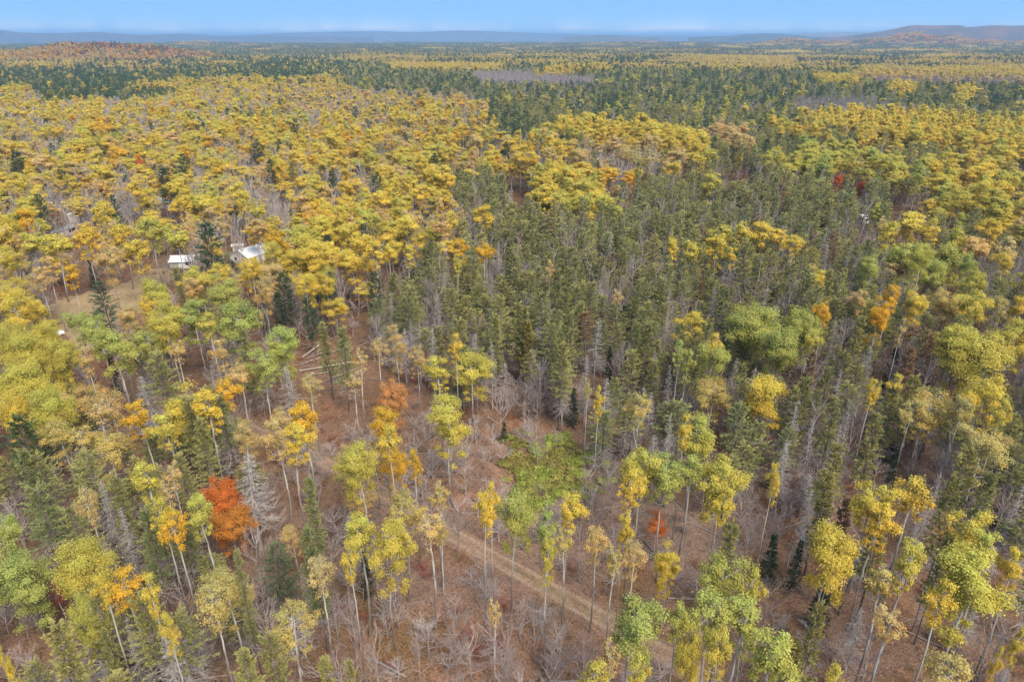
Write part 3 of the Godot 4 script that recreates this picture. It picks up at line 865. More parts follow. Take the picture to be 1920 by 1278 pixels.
func reserve(x: float, y: float, w: float, h: float, depth: float, g: Vector3, r: float) -> void:
	var o := {"x": x, "y": y, "w": w, "h": h, "z": depth, "gx": g.x, "gz": g.z, "r": r}
	for i in range(int(floor((x - w * 0.5 - 90.0) / 120.0)), int(floor((x + w * 0.5 + 90.0) / 120.0)) + 1):
		for j in range(int(floor((y - h * 0.5 - 90.0) / 120.0)), int(floor((y + h * 0.5 + 90.0) / 120.0)) + 1):
			var k := Vector2i(i, j)
			if not crowded.has(k):
				crowded[k] = []
			crowded[k].append(o)


func open_ground(px: float, py: float, w: float, h: float, r := 0.0) -> void:
	var g := spot(px, py)
	reserve(px, py, w, h, seen(g).z + 3.0, g, r)


func fill() -> void:
	for t in planted:
		reserve(t.px, t.py, t.pw, t.ph, t.depth, t.foot, minf(t.a * 0.8, 3.0))
	# ground that stays in sight: the track, the field, roofs, logs, the shrub patch
	for row in TRACK_SEEN:
		open_ground(row[0], row[1], 46, 34, 3.0)
	for row in [[130, 568, 70, 30], [170, 562, 70, 32], [210, 556, 70, 34], [245, 540, 70, 46], [285, 518, 80, 40], [318, 506, 60, 30], [235, 572, 60, 34], [150, 645, 60, 34], [1380, 327, 60, 12], [430, 476, 24, 12]]:
		open_ground(row[0], row[1], row[2], row[3], 8.0)
	for row in [[344, 488, 66, 36], [468, 470, 80, 46], [118, 432, 64, 26], [150, 407, 34, 14], [253, 394, 30, 14], [313, 381, 28, 16], [120, 628, 40, 16], [1620, 413, 20, 10]]:
		open_ground(row[0], row[1], row[2], row[3], 6.0)
	for row in [[590, 660, 80, 50], [640, 690, 80, 40], [600, 705, 60, 20], [1040, 880, 130, 90], [1000, 900, 100, 70]]:
		open_ground(row[0], row[1], row[2], row[3], 7.0)
	for band in [[28.0, 600.0, 3.1], [600.0, 1150.0, 4.4], [1150.0, 2350.0, 5.3]]:
		var near: float = band[0]
		var beyond: float = band[1]
		var g: float = band[2]
		var half := int(beyond * 0.83 / g) + 8
		for i in range(-half, half + 1):
			for j in range(int(near * 0.55 / g), int(beyond / g) + 1):
				var x := (i + rng.randf_range(-0.48, 0.48)) * g
				var z := -(j + rng.randf_range(-0.48, 0.48)) * g
				if absf(x) > -z * 0.80 + 22.0:
					continue
				var r := sqrt(x * x + z * z)
				if r < near or r >= beyond:
					continue
				var hill := mesa(x, z, -1040.0, -1960.0, 185.0, 300.0, 1.0) + mesa(x, z, -1520.0, -1980.0, 400.0, 320.0, 1.0)
				var code := ""
				var tall := 1.0
				if hill > 0.16:
					if rng.randf() > 0.8:
						continue
					var high := clampf(mesa(x, z, -1040.0, -2000.0, 220.0, 190.0, 1.0) * 1.1 + noise_fine.get_noise_2d(x, z) * 0.5, 0.0, 1.0)
					code = ["rr", "rO", "b", "rr", "w", "rM"][rng.randi() % 6] if rng.randf() < high else ["aA", "rA", "rr", "rO", "aA", "b", "w", "rA", "rr", "aD"][rng.randi() % 10]
				else:
					var s := stand_at(x, z)
					if s.is_empty():
						continue
					if rng.randf() > pow(g / maxf(s.gap, g), 2.0):
						continue
					code = pick(s, x, z)
					tall = s.tall
				if code == "":
					continue
				if tall >= 1.0 and r < 520.0 and rng.randf() < 0.55:
					# leafless young growth between the tall trees
					plant("b", x + rng.randf_range(-1.6, 1.6), z + rng.randf_range(-1.6, 1.6), 0.86)
				plant(code, x, z, tall)


func r_in_field(x: float, z: float) -> bool:
	return z > -260.0 and z < -90.0 and x < -40.0 and open_here(x, z)


func plant(code: String, x: float, z: float, tall: float) -> void:
	var kind: String = KIND_OF[code[0]]
	var tint := code.substr(1)
	if tint == "":
		tint = {"spruce": "s", "white_pine": "w"}.get(kind, "j")
	var h: float = HEIGHT[kind] * (rng.randf_range(0.62, 1.1) if rng.randf() < 0.75 else rng.randf_range(0.45, 0.8)) * tall
	if kind == "bare": h *= rng.randf_range(0.62, 1.15) if tall < 1.0 else 1.0
	if kind == "bare" and tall >= 1.0: h = rng.randf_range(12.5, 19.0)
	if kind == "spruce": h *= rng.randf_range(0.6, 1.4)
	if kind == "white_pine" and -z < 600.0: h *= 0.9
	var a: float = {"aspen": 2.9, "birch": 2.4, "broad": 3.6, "jack": 2.55, "dead": 1.7, "spruce": 1.5, "white_pine": 2.6, "bare": 2.0}[kind] * rng.randf_range(0.7, 1.35) * lerpf(1.0, tall, 0.6)
	if kind == "bare" and tall >= 1.0: a *= 1.25
	if z < -1150.0: a *= 0.84
	if kind == "aspen" and rng.randf() < 0.22: a *= 1.4
	var b: float = h * rng.randf_range(0.17, 0.32)
	var foot := on_land(Vector3(x, 0, z))
	var p := seen(foot + Vector3(0, h - b, 0))
	if r_in_field(x, z):
		return
	if -z < 560.0:
		if p.x > -200 and p.x < 2120 and p.y < 1420:
			var size := 2.0 * a * FOCAL / p.z
			var tallness := 2.0 * b * FOCAL / p.z
			if kind in ["jack", "dead"]:
				tallness *= 1.4
			if hidden_by(p, size, tallness, foot):
				return
	var t := tree(kind, tint, foot, h, a, b)
	t["px"] = p.x; t["py"] = p.y; t["pw"] = 2.0 * a * FOCAL / p.z; t["ph"] = 2.0 * b * FOCAL / p.z
	t["depth"] = p.z
	singles.append(t)


# ---------------------------------------------------------------- labels
const MARKS := [
	[411, 926, "the fiery red maple"], [430, 985, "the deep orange maple"], [466, 906, "the big grey dead pine"], [731, 746, "the salmon-orange maple"], [518, 1050, "the blue-green vase-shaped pine"], [48, 1076, "the wide green broadleaf tree"],
	[156, 1052, "the rounded lime broadleaf tree"], [45, 808, "the broad dark white pine"], [60, 690, "the lime mound of broadleaf trees"], [193, 562, "the lone pine by the field"], [386, 460, "the tall pine by the shed"], [348, 489, "the white-roofed shed"],
	[470, 470, "the white-roofed house"], [118, 432, "the long grey mobile home"], [600, 670, "the fallen pale logs"], [530, 541, "the blue-green white pine"], [444, 602, "the broad olive-green aspen"], [565, 779, "the brightest golden aspen"],
	[884, 693, "the broad yellow-lime aspen"], [1075, 758, "the dark pointed spruce"], [945, 800, "the small dark spruce"], [988, 630, "the golden-needled pine"], [1118, 641, "the pale grey snag"], [1040, 880, "the green shrub patch"],
	[959, 965, "the green-topped trackside aspen"], [726, 1025, "the double lime trackside aspen"], [1250, 1072, "the deep gold narrow birch"], [1175, 1160, "the big green trackside aspen"], [1380, 1150, "the green aspen cluster"], [1559, 1030, "the yellow aspen over spruces"],
	[1825, 1085, "the forked white-trunked aspen"], [1582, 951, "the rust-brown pine"], [1355, 888, "the lime aspen above spruces"], [1414, 607, "the big green maples"], [1815, 660, "the huge yellow-lime tree"], [1431, 735, "the round golden-yellow aspen"],
	[1383, 789, "the broad olive pine"], [1740, 500, "the round green grove"], [1652, 588, "the tall gold aspen pair"], [1400, 440, "the bright yellow aspen group"], [1600, 320, "the white-trunked aspen row"], [905, 474, "the gold aspens above the pines"],
	[1070, 370, "the lime and yellow aspen knoll"], [1118, 1020, "the leafless white birch"], [850, 1040, "the bend of the track"], [230, 545, "the dry grass field"], [740, 430, "the yellow grove left of the pines"], [1280, 465, "the yellow aspens right of centre"],
]
const ORDER := ["nearest", "second", "third", "fourth", "fifth", "sixth", "seventh", "eighth", "ninth", "tenth", "eleventh", "twelfth", "thirteenth", "fourteenth", "fifteenth", "sixteenth", "seventeenth", "eighteenth", "nineteenth", "twentieth", "twenty-first", "twenty-second", "twenty-third", "twenty-fourth", "twenty-fifth", "twenty-sixth", "twenty-seventh", "twenty-eighth", "twenty-ninth", "thirtieth", "thirty-first", "thirty-second", "thirty-third", "thirty-fourth", "thirty-fifth", "thirty-sixth"]
const TONE := {"Y": "golden-yellow", "L": "yellow-lime", "G": "light green", "P": "pale straw-yellow", "A": "amber", "O": "orange", "R": "red", "S": "salmon-red", "D": "deep golden", "M": "dark red", "K": "olive-brown", "j": "olive", "k": "dark olive", "w": "dark green", "g": "grey-green", "s": "dark green", "r": "rust-brown", "y": "gold-needled"}
const NOUN := {"aspen": "aspen", "birch": "birch", "broad": "broadleaf tree", "jack": "jack pine", "dead": "dead pine", "spruce": "spruce", "white_pine": "white pine", "bare": "leafless tree"}
const CALLED := {"aspen": "aspen_tree", "birch": "birch_tree", "broad": "broadleaf_tree", "jack": "jack_pine", "dead": "dead_pine", "spruce": "spruce_tree", "white_pine": "white_pine", "bare": "leafless_tree"}
const GROUP := {"aspen": "aspens with white trunks", "birch": "thin-leaved birches", "broad": "round-crowned broadleaf trees", "jack": "olive jack pines", "dead": "grey dead pines", "spruce": "dark spruces", "white_pine": "dark white pines", "bare": "leafless grey trees"}


func name_trees(all: Array) -> void:
	var rows := {}
	for t in all:
		if t.label:
			continue
		var best := 0
		var cost := 1e12
		for i in MARKS.size():
			var d := Vector2(t.px - MARKS[i][0], (t.py - MARKS[i][1]) * 1.4).length()
			if d < cost and d > 6.0:
				cost = d
				best = i
		var dx: float = t.px - MARKS[best][0]
		var dy: float = t.py - MARKS[best][1]
		var way := "left of"
		if absf(dx) > absf(dy) * 1.2:
			way = "right of" if dx > 0.0 else "left of"
		else:
			way = "in front of" if dy > 0.0 else "behind"
		var tone: String = TONE[t.tint]
		if t.kind == "dead": tone = "silver-grey"
		if t.kind == "bare": tone = "grey-mauve"
		var key := "%s|%s|%s|%d" % [tone, t.kind, way, best]
		if not rows.has(key):
			rows[key] = []
		rows[key].append([cost, t, tone, way, best])
	for key in rows:
		var row: Array = rows[key]
		row.sort_custom(func(a, b): return a[0] < b[0])
		for i in row.size():
			var t: Dictionary = row[i][1]
			var size := ""
			if t.h > HEIGHT[t.kind] * 1.03: size = "tall "
			elif t.h < HEIGHT[t.kind] * 0.7: size = "low "
			elif t.a < 1.5: size = "slim "
			var order: String = (ORDER[i] if i < ORDER.size() else "far") + " "
			if row.size() == 1: order = ""
			if row[i][3] == "in front of" and MARKS[row[i][4]][2].split(" ").size() > 4: size = ""
			t.label = "%s%s %s, %s %s %s" % [size, row[i][2], NOUN[t.kind], (order + "one") if order else "standing", row[i][3], MARKS[row[i][4]][2]]


func plant_all() -> void:
	var by_kind := {}
	for t in planted + singles:
		if not by_kind.has(t.kind):
			by_kind[t.kind] = []
		by_kind[t.kind].append(t)
	var own := []
	for kind in by_kind:
		var row: Array = by_kind[kind]
		for t in row:
			var inside: bool = t.px > -20.0 and t.px < 1940.0 and t.py > 40.0 and t.py < 1330.0
			t["rank"] = (t.pw * t.ph if inside else 0.0) + (1e7 if t.get("shown", false) else 0.0)
		row.sort_custom(func(a, b): return a["rank"] > b["rank"])
		var most: int = {"bare": 280, "dead": 200, "white_pine": 170, "birch": 250}.get(kind, 295)
		for i in row.size():
			if i < most and row[i]["rank"] > 380.0:
				own.append(row[i])
			else:
				among_the_rest(row[i])
	name_trees(own)
	for t in own:
		stand_alone(t, CALLED[t.kind], "tree", GROUP[t.kind])
	plant_rest()



# ---------------------------------------------------------------- ground
func litter_texture() -> ImageTexture:
	var r := RandomNumberGenerator.new()
	r.seed = 99
	var im := Image.create(1024, 1024, false, Image.FORMAT_RGB8)
	im.fill(lin(0.62, 0.60, 0.58))
	for i in 1500:
		# drifts and damp spots under the leaves
		var b := r.randf_range(0.3, 0.75)
		var at := Vector2i(r.randi_range(0, 980), r.randi_range(0, 980))
		for q in 9:
			im.fill_rect(Rect2i(at.x + r.randi_range(-16, 16), at.y + r.randi_range(-16, 16), r.randi_range(8, 30), r.randi_range(8, 30)), lin(b, b * 0.95, b * 0.9))
	for i in 15000:
		var k := r.randf()
		var b := r.randf_range(0.45, 1.0)
		var c := lin(b, b * 0.93, b * 0.86) if k < 0.55 else (lin(b * 0.55, b * 0.52, b * 0.5) if k < 0.8 else lin(b, b * 0.82, b * 0.66))
		var w := r.randi_range(3, 13)
		var h := r.randi_range(3, 13)
		im.fill_rect(Rect2i(r.randi_range(0, 1023 - w), r.randi_range(0, 1023 - h), w, h), c)
	for i in 900:
		# fallen twigs
		var p := Vector2(r.randf_range(0, 1023), r.randf_range(0, 1023))
		var d := Vector2.from_angle(r.randf() * TAU)
		var b := r.randf_range(0.35, 0.9)
		for s in r.randi_range(20, 90):
			var q := p + d * s
			im.fill_rect(Rect2i(posmod(int(q.x), 1022), posmod(int(q.y), 1022), 2, 2), lin(b, b, b))
	return ImageTexture.create_from_image(im)


func ground_color(x: float, z: float) -> Color:
	var r := sqrt(x * x + z * z)
	var n := noise_fine.get_noise_2d(x * 2.2, z * 2.2)
	var m := noise_fine.get_noise_2d(x * 0.55 + 300.0, z * 0.55)
	var c := Color(0.475, 0.295, 0.21).lerp(Color(0.38, 0.30, 0.25), clampf(0.5 + m * 1.8, 0.0, 1.0))
	c = c.lerp(Color(0.31, 0.19, 0.085), clampf(n * 2.2, 0.0, 0.9))
	c = c.lerp(Color(0.26, 0.19, 0.15), clampf(noise_fine.get_noise_2d(x * 4.5 + 90.0, z * 4.5) * 1.8, 0.0, 0.7))
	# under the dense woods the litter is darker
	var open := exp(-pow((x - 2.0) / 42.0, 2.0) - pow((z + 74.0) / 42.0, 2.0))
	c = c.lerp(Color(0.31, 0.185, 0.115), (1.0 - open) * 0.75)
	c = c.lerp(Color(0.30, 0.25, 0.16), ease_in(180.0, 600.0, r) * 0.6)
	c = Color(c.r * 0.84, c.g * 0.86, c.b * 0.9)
	if r > 5200.0:
		var f := noise_mid.get_noise_2d(x * 0.6, z * 0.6) * 1.6 + noise_wide.get_noise_2d(x * 0.8, z * 0.8) * 1.2
		var w := Color(0.07, 0.11, 0.055).lerp(Color(0.42, 0.29, 0.07), clampf(0.45 + f, 0.0, 1.0))
		c = c.lerp(w, ease_in(5200.0, 7000.0, r))
	return c


func ground() -> void:
	var s := Shape.new()
	var rings: Array[float] = [0.0]
	var r := 22.0
	while r < 60000.0:
		rings.append(r)
		r *= 1.024 if r < 320.0 else (1.035 if r < 9000.0 else 1.09)
	var angles: Array[float] = []
	var a := -PI
	while a < PI - 0.0001:
		angles.append(a)
		a += deg_to_rad(0.34) if absf(a) < deg_to_rad(50.0) else deg_to_rad(6.0)
	var n := angles.size()
	for ring in rings:
		for t in angles:
			var x := sin(t) * ring
			var z := -cos(t) * ring
			s.v.append(Vector3(x, land(x, z), z))
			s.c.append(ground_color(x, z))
	for i in rings.size() - 1:
		for k in n:
			var p := i * n + k
			var q := i * n + (k + 1) % n
			s.ix.append_array(PackedInt32Array([p, p + n, q, q, p + n, q + n]))
	var m := tinted(Color(1, 1, 1), 0.0, 0.95, 0.1)
	m = m.duplicate()
	m.albedo_texture = litter_texture()
	m.uv1_triplanar = true
	m.uv1_world_triplanar = true
	m.uv1_scale = Vector3.ONE / 17.0
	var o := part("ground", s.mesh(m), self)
	tag(o, "forest floor of russet fallen leaves reaching to the horizon", "ground", "", "structure")


const TRACK := [[1460, 1362], [1330, 1278], [1240, 1222], [1110, 1148], [1000, 1087], [900, 1032], [850, 1003], [800, 974], [740, 936], [660, 893], [580, 852], [500, 815], [400, 780], [290, 740]]
const TRACK_SEEN := [[1290, 1252], [1220, 1210], [1150, 1172], [1080, 1130], [1020, 1098], [960, 1062], [900, 1030], [870, 1010]]


func track() -> void:
	var curve := Curve3D.new()
	for k in TRACK.size():
		var before := spot(TRACK[maxi(k - 1, 0)][0], TRACK[maxi(k - 1, 0)][1])
		var after := spot(TRACK[mini(k + 1, TRACK.size() - 1)][0], TRACK[mini(k + 1, TRACK.size() - 1)][1])
		var d := (after - before) * 0.16
		curve.add_point(spot(TRACK[k][0], TRACK[k][1]), -d, d)
	var s := Shape.new()
	var across := [-2.0, -1.65, -1.4, -1.05, -0.7, -0.35, 0.0, 0.35, 0.7, 1.05, 1.4, 1.65, 2.0]
	var sand := Color(0.55, 0.41, 0.30)
	var litter := Color(0.40, 0.27, 0.20)
	var grass := Color(0.35, 0.28, 0.16)
	var steps := int(curve.get_baked_length() / 0.8)
	for i in steps + 1:
		var at := curve.sample_baked(i * 0.8)
		var d := (curve.sample_baked(minf(i * 0.8 + 0.8, curve.get_baked_length())) - curve.sample_baked(maxf(i * 0.8 - 0.8, 0.0))).normalized()
		var side := Vector3(-d.z, 0, d.x)
		for k in across.size():
			var w: float = across[k]
			var jag := noise_fine.get_noise_2d(i * 7.0 + k * 90.0, 5.0) * (0.5 if absf(w) > 1.5 else 0.12)
			var rut := maxf(exp(-pow((w - 1.0) / 0.3, 2.0)), exp(-pow((w + 1.0) / 0.3, 2.0)))
			var mid := exp(-pow(w / 0.5, 2.0))
			var c := litter.lerp(sand, clampf(0.35 + rut * 0.75, 0.0, 1.0)).lerp(grass, mid * clampf(0.45 + noise_fine.get_noise_2d(at.x * 3.0, at.z * 3.0), 0.0, 1.0))
			if absf(w) > 1.35:
				c = c.lerp(ground_color(at.x, at.z), 0.6)
			c = c * (1.0 + 0.25 * noise_fine.get_noise_2d(at.x * 6.0 + k * 31.0, at.z * 6.0))
			s.v.append(at + side * (w + jag) + Vector3(0, 0.035 + 0.05 * mid - 0.02 * rut + (-0.025 if absf(w) > 1.9 else 0.0), 0))
			s.c.append(Color(c.r, c.g, c.b))
	for i in steps:
		for k in across.size() - 1:
			var p := i * across.size() + k
			s.ix.append_array(PackedInt32Array([p, p + 1, p + across.size(), p + 1, p + across.size() + 1, p + across.size()]))
	var m: StandardMaterial3D = tinted(Color(1, 1, 1), 0.0, 0.95, 0.1).duplicate()
	m.albedo_texture = litter_texture()
	m.uv1_triplanar = true
	m.uv1_world_triplanar = true
	m.uv1_scale = Vector3.ONE / 11.0
	tag(part("track", s.mesh(m), self), "sandy two-rut forest track crossing the leafless clearing", "track", "", "structure")


func sheet(called: String, outline: Array, lift: float, col: Color, second: Color, label: String, category: String) -> void:
	# a patch of ground cover cut into small cells, its rim ragged
	var poly := PackedVector2Array()
	for k in range(0, outline.size(), 2):
		var p := spot(outline[k], outline[k + 1])
		poly.append(Vector2(p.x, p.z))
	var lo := poly[0]
	var hi := poly[0]
	for q in poly:
		lo = lo.min(q)
		hi = hi.max(q)
	var s := Shape.new()
	var g := 1.0
	for i in int((hi.x - lo.x) / g) + 1:
		for j in int((hi.y - lo.y) / g) + 1:
			var q := lo + Vector2(i, j) * g
			var mid := q + Vector2(g, g) * 0.5
			var wob := Vector2(noise_fine.get_noise_2d(mid.x * 5.0, mid.y * 5.0), noise_fine.get_noise_2d(mid.x * 5.0 + 500.0, mid.y * 5.0)) * 2.4
			if not Geometry2D.is_point_in_polygon(mid + wob, poly):
				continue
			var corner: Array[Vector3] = []
			var shade: Array[Color] = []
			for e in [Vector2(0, 0), Vector2(g, 0), Vector2(g, g), Vector2(0, g)]:
				var w: Vector2 = q + e
				corner.append(Vector3(w.x, land(w.x, w.y) + lift + 0.015 + 0.012 * noise_fine.get_noise_2d(w.x * 9.0, w.y * 9.0), w.y))
				var n := clampf(0.5 + 0.9 * noise_fine.get_noise_2d(w.x * 1.6, w.y * 4.0) + 0.5 * noise_fine.get_noise_2d(w.x * 12.0, w.y * 12.0), 0.0, 1.0)
				shade.append(col.lerp(second, n))
			var f := s.v.size()
			for e in 4:
				s.v.append(corner[e])
				s.c.append(shade[e])
			s.ix.append_array(PackedInt32Array([f, f + 1, f + 2, f, f + 2, f + 3]))
	var m: StandardMaterial3D = tinted(Color(1, 1, 1), 0.0, 0.95, 0.1).duplicate()
	m.albedo_texture = litter_texture()
	m.uv1_triplanar = true
	m.uv1_world_triplanar = true
	m.uv1_scale = Vector3.ONE / 13.0
	tag(part(called, s.mesh(m), self), label, category, "", "structure")


# ---------------------------------------------------------------- hills and sky
func ridge(crest: Array, far: float, thick: float, a: Color, b: Color, label: String) -> void:
	var line: Array[Vector3] = []
	for p in crest:
		var d := ray(p[0], p[1])
		var k := far / Vector2(d.x, d.z).length()
		line.append(Vector3(d.x * k, maxf(EYE + d.y * k, 2.0), d.z * k))
	var s := Shape.new()
	var along := 360
	var over := 18
	for i in along + 1:
		var t := float(i) / along * (line.size() - 1)
		var k := mini(int(t), line.size() - 2)
		var f := t - k
		var p0 := line[maxi(k - 1, 0)]
		var p3 := line[mini(k + 2, line.size() - 1)]
		var p := line[k].cubic_interpolate(line[k + 1], p0, p3, f)
		var out := Vector3(p.x, 0, p.z).normalized()
		for j in over + 1:
			var u := float(j) / over * 2.0 - 1.0
			var q := Vector3(p.x, 0, p.z) + out * u * thick
			var spur := noise_mid.get_noise_2d(q.x * 0.35, q.z * 0.35)
			var h := (p.y + 25.0) * (1.0 - pow(absf(u), 1.5 + spur)) - 25.0 + spur * 9.0 * (1.0 - absf(u)) * absf(u) * 4.0
			s.v.append(Vector3(q.x, h + noise_fine.get_noise_2d(q.x * 0.1, q.z * 0.1) * 2.5 * (1.0 - absf(u)), q.z))
			var n := clampf(0.5 + 0.9 * noise_mid.get_noise_2d(q.x * 0.7, q.z * 0.7) + 0.5 * noise_fine.get_noise_2d(q.x * 0.16, q.z * 0.16), 0.0, 1.0)
			s.c.append(a.lerp(b, n))
	for i in along:
		for j in over:
			var p := i * (over + 1) + j
			s.ix.append_array(PackedInt32Array([p, p + 1, p + over + 1, p + 1, p + over + 2, p + over + 1]))
	tag(part("hill", s.mesh(tinted(Color(1, 1, 1), 0.0, 0.95, 0.05)), self), label, "hill", "", "structure")


func hills() -> void:
	ridge([[-700, 62], [-400, 56], [-200, 58], [-60, 54], [0, 56], [40, 61], [110, 62], [180, 60], [260, 65], [330, 64], [400, 67], [500, 66], [600, 68], [700, 69.5]], 13500.0, 1500.0, Color(0.06, 0.06, 0.055), Color(0.14, 0.09, 0.065), "long blue forested ridge on the horizon behind the rust-coloured hill")
	ridge([[200, 69], [300, 64], [360, 63], [430, 67], [520, 62], [600, 60], [690, 58], [780, 60], [860, 57], [960, 60], [1060, 63.5], [1160, 66], [1260, 67], [1340, 67.5], [1430, 66.5], [1540, 68], [1640, 69.5]], 17500.0, 1500.0, Color(0.08, 0.075, 0.07), Color(0.16, 0.12, 0.09), "pale farthest ridge in the middle of the horizon")
	ridge([[1060, 70], [1110, 66.5], [1150, 66], [1190, 69], [1240, 70]], 10500.0, 700.0, Color(0.07, 0.09, 0.07), Color(0.15, 0.11, 0.08), "small dark blue rise on the middle horizon")
	ridge([[1290, 70], [1370, 66.5], [1400, 63.5], [1440, 62.5], [1475, 64], [1520, 68], [1560, 70]], 9500.0, 800.0, Color(0.06, 0.08, 0.07), Color(0.13, 0.11, 0.08), "low dark blue hill left of the purple-brown mountain")
	ridge([[1420, 69], [1480, 64], [1540, 61.5], [1610, 60.5], [1660, 62], [1720, 66], [1800, 69]], 15500.0, 1200.0, Color(0.16, 0.14, 0.11), Color(0.26, 0.19, 0.13), "pale tan ridge behind the purple-brown mountain")
	ridge([[1540, 71], [1600, 66], [1650, 59], [1690, 51], [1715, 47], [1760, 47.5], [1800, 47.5], [1816, 50.5], [1860, 47.5], [1900, 48], [1960, 47], [2100, 50], [2300, 56], [2500, 62]], 8200.0, 1100.0, Color(0.085, 0.075, 0.06), Color(0.20, 0.11, 0.075), "purple-brown forested mountain with a flat top on the horizon")


func sky_picture(level: float) -> ImageTexture:
	var w := 2048
	var h := 1024
	var im := Image.create(w, h, false, Image.FORMAT_RGBF)
	var n := FastNoiseLite.new()
	n.seed = 5
	n.frequency = 1.0
	n.fractal_octaves = 5
	for y in h:
		var up := 90.0 - (y + 0.5) / h * 180.0
		var c := Color(0.21, 0.52, 1.0).lerp(Color(0.46, 0.82, 1.22), exp(-maxf(up, 0.0) / 2.6))
		c = c.lerp(Color(0.17, 0.38, 0.80), ease_in(8.0, 70.0, up))
		if up < 0.0: c = Color(0.30, 0.33, 0.33)
		im.fill_rect(Rect2i(0, y, w, 1), Color(c.r * level, c.g * level, c.b * level))
		if up > 9.0:
			# broken white cloud higher up, out of this view: the light in the photograph is soft
			for x in w:
				var t := (float(x) / w - 0.5) * TAU
				var e := deg_to_rad(up)
				var d := Vector3(cos(e) * sin(t), sin(e) + 0.12, -cos(e) * cos(t))
				var q := d / d.y * 1.1
				var k := ease_in(-0.22, 0.34, n.get_noise_2d(q.x, q.z)) * ease_in(9.0, 26.0, up) * 0.85
				var cl := c.lerp(Color(1.15, 1.15, 1.17), k)
				im.set_pixel(x, y, Color(cl.r * level, cl.g * level, cl.b * level))
		elif up > -0.3 and up < 3.4:
			# low bright haze along the hills, and one small wisp higher up
			for x in w:
				var t := (float(x) / w - 0.5) * TAU
				var k := exp(-absf(up - 0.55 - 0.25 * n.get_noise_2d(t * 6.0, 3.0)) / 0.30) * clampf(0.55 + 1.1 * n.get_noise_2d(t * 9.0, 8.0), 0.0, 1.0)
				k = maxf(k, 0.5 * (1.0 - absf(x - 1209.0) / 9.0 - absf(up - 2.8 - (x - 1209.0) * 0.03) / 0.6))
				if k > 0.01:
					var cl := c.lerp(Color(1.2, 1.25, 1.35), k)
					im.set_pixel(x, y, Color(cl.r * level, cl.g * level, cl.b * level))
	return ImageTexture.create_from_image(im)


# ---------------------------------------------------------------- forest beyond the single trees: 40 m of canopy at a time
func far_forest() -> void:
	var holder := base("far_forest")
	tag(holder, "far woods of gold, rust and dark pine fading towards the hills", "forest", "", "stuff")
	var mixes := {
		"gold": [["Y", 0.5], ["A", 0.75], ["L", 0.85], ["O", 0.92], ["w", 1.0]], "pine": [["w", 0.6], ["k", 0.9], ["A", 0.95], ["Y", 1.0]], "rust": [["O", 0.4], ["A", 0.65], ["K", 0.8], ["r", 1.0]], "mixed": [["w", 0.4], ["Y", 0.62], ["A", 0.82], ["r", 0.93], ["O", 1.0]],
	}
	var built := {}
	for kind in mixes:
		built[kind] = []
		for n in 4:
			var r := RandomNumberGenerator.new()
			r.seed = hash([kind, n])
			var s := Shape.new()
			for i in 44:
				var at := Vector3(r.randf_range(-22, 22), 0, r.randf_range(-22, 22))
				var t := r.randf()
				var tint := "Y"
				for row in mixes[kind]:
					if t <= row[1]:
						tint = row[0]
						break
				var c := col3(TINT[tint], r.randf_range(0.85, 1.1))
				var pine: bool = tint in ["w", "k"]
				var h := r.randf_range(11.0, 18.0) * (1.15 if pine else 1.0)
				var a := r.randf_range(1.5, 2.2) if pine else r.randf_range(2.1, 3.1)
				for k in 46:
					var d := any_dir(r)
					var q := Vector3(d.x * a, h * 0.72 + d.y * h * 0.28, d.z * a)
					if pine:
						var u := r.randf()
						q = Vector3(d.x * a * (1.0 - u * 0.85), h * (0.25 + 0.75 * u), d.z * a * (1.0 - u * 0.85))
					var b := r.randf_range(0.7, 1.0)
					s.leaf(at + q, (d + Vector3(0, 0.5, 0) + any_dir(r) * 0.5).normalized(), any_dir(r), r.randf_range(1.2, 2.1), Color(minf(c.r * b, 1.0), c.g * b, c.b * b))
			built[kind].append(s.mesh(tinted(Color(1, 1, 1), PART_MAT_THROUGH)))
	var lists := {}
	var g := 40.0
	for i in range(-150, 151):
		for j in range(54, 190):
			var x := (i + rng.randf_range(-0.4, 0.4)) * g
			var z := -(j + rng.randf_range(-0.4, 0.4)) * g
			var r := sqrt(x * x + z * z)
			if r < 2330.0 or r > 7400.0 or absf(x) > -z * 0.82:
				continue
			var n := noise_mid.get_noise_2d(x * 0.9, z * 0.9) + 0.35 * noise_fine.get_noise_2d(x * 0.3, z * 0.3)
			var up := land(x, z)
			var kind := "mixed"
			n -= 0.16 * ease_in(600.0, -1200.0, x)
			if n > 0.17: kind = "gold"
			elif n < 0.04: kind = "pine"
			if up > 20.0 and rng.randf() < 0.7: kind = "rust"
			if rng.randf() < 0.15: kind = "mixed"
			var key := [kind, rng.randi() % 4]
			if not lists.has(key):
				lists[key] = [[], []]
			lists[key][0].append(Transform3D(Basis.from_euler(Vector3(0, rng.randf() * TAU, 0)).scaled(Vector3(1, rng.randf_range(0.85, 1.15), 1)), Vector3(x, up, z)))
			var b := rng.randf_range(0.85, 1.1)
			lists[key][1].append(Color(b, b, b))
	for key in lists:
		scatter("canopy", built[key[0]][key[1]], lists[key][0], lists[key][1], holder)


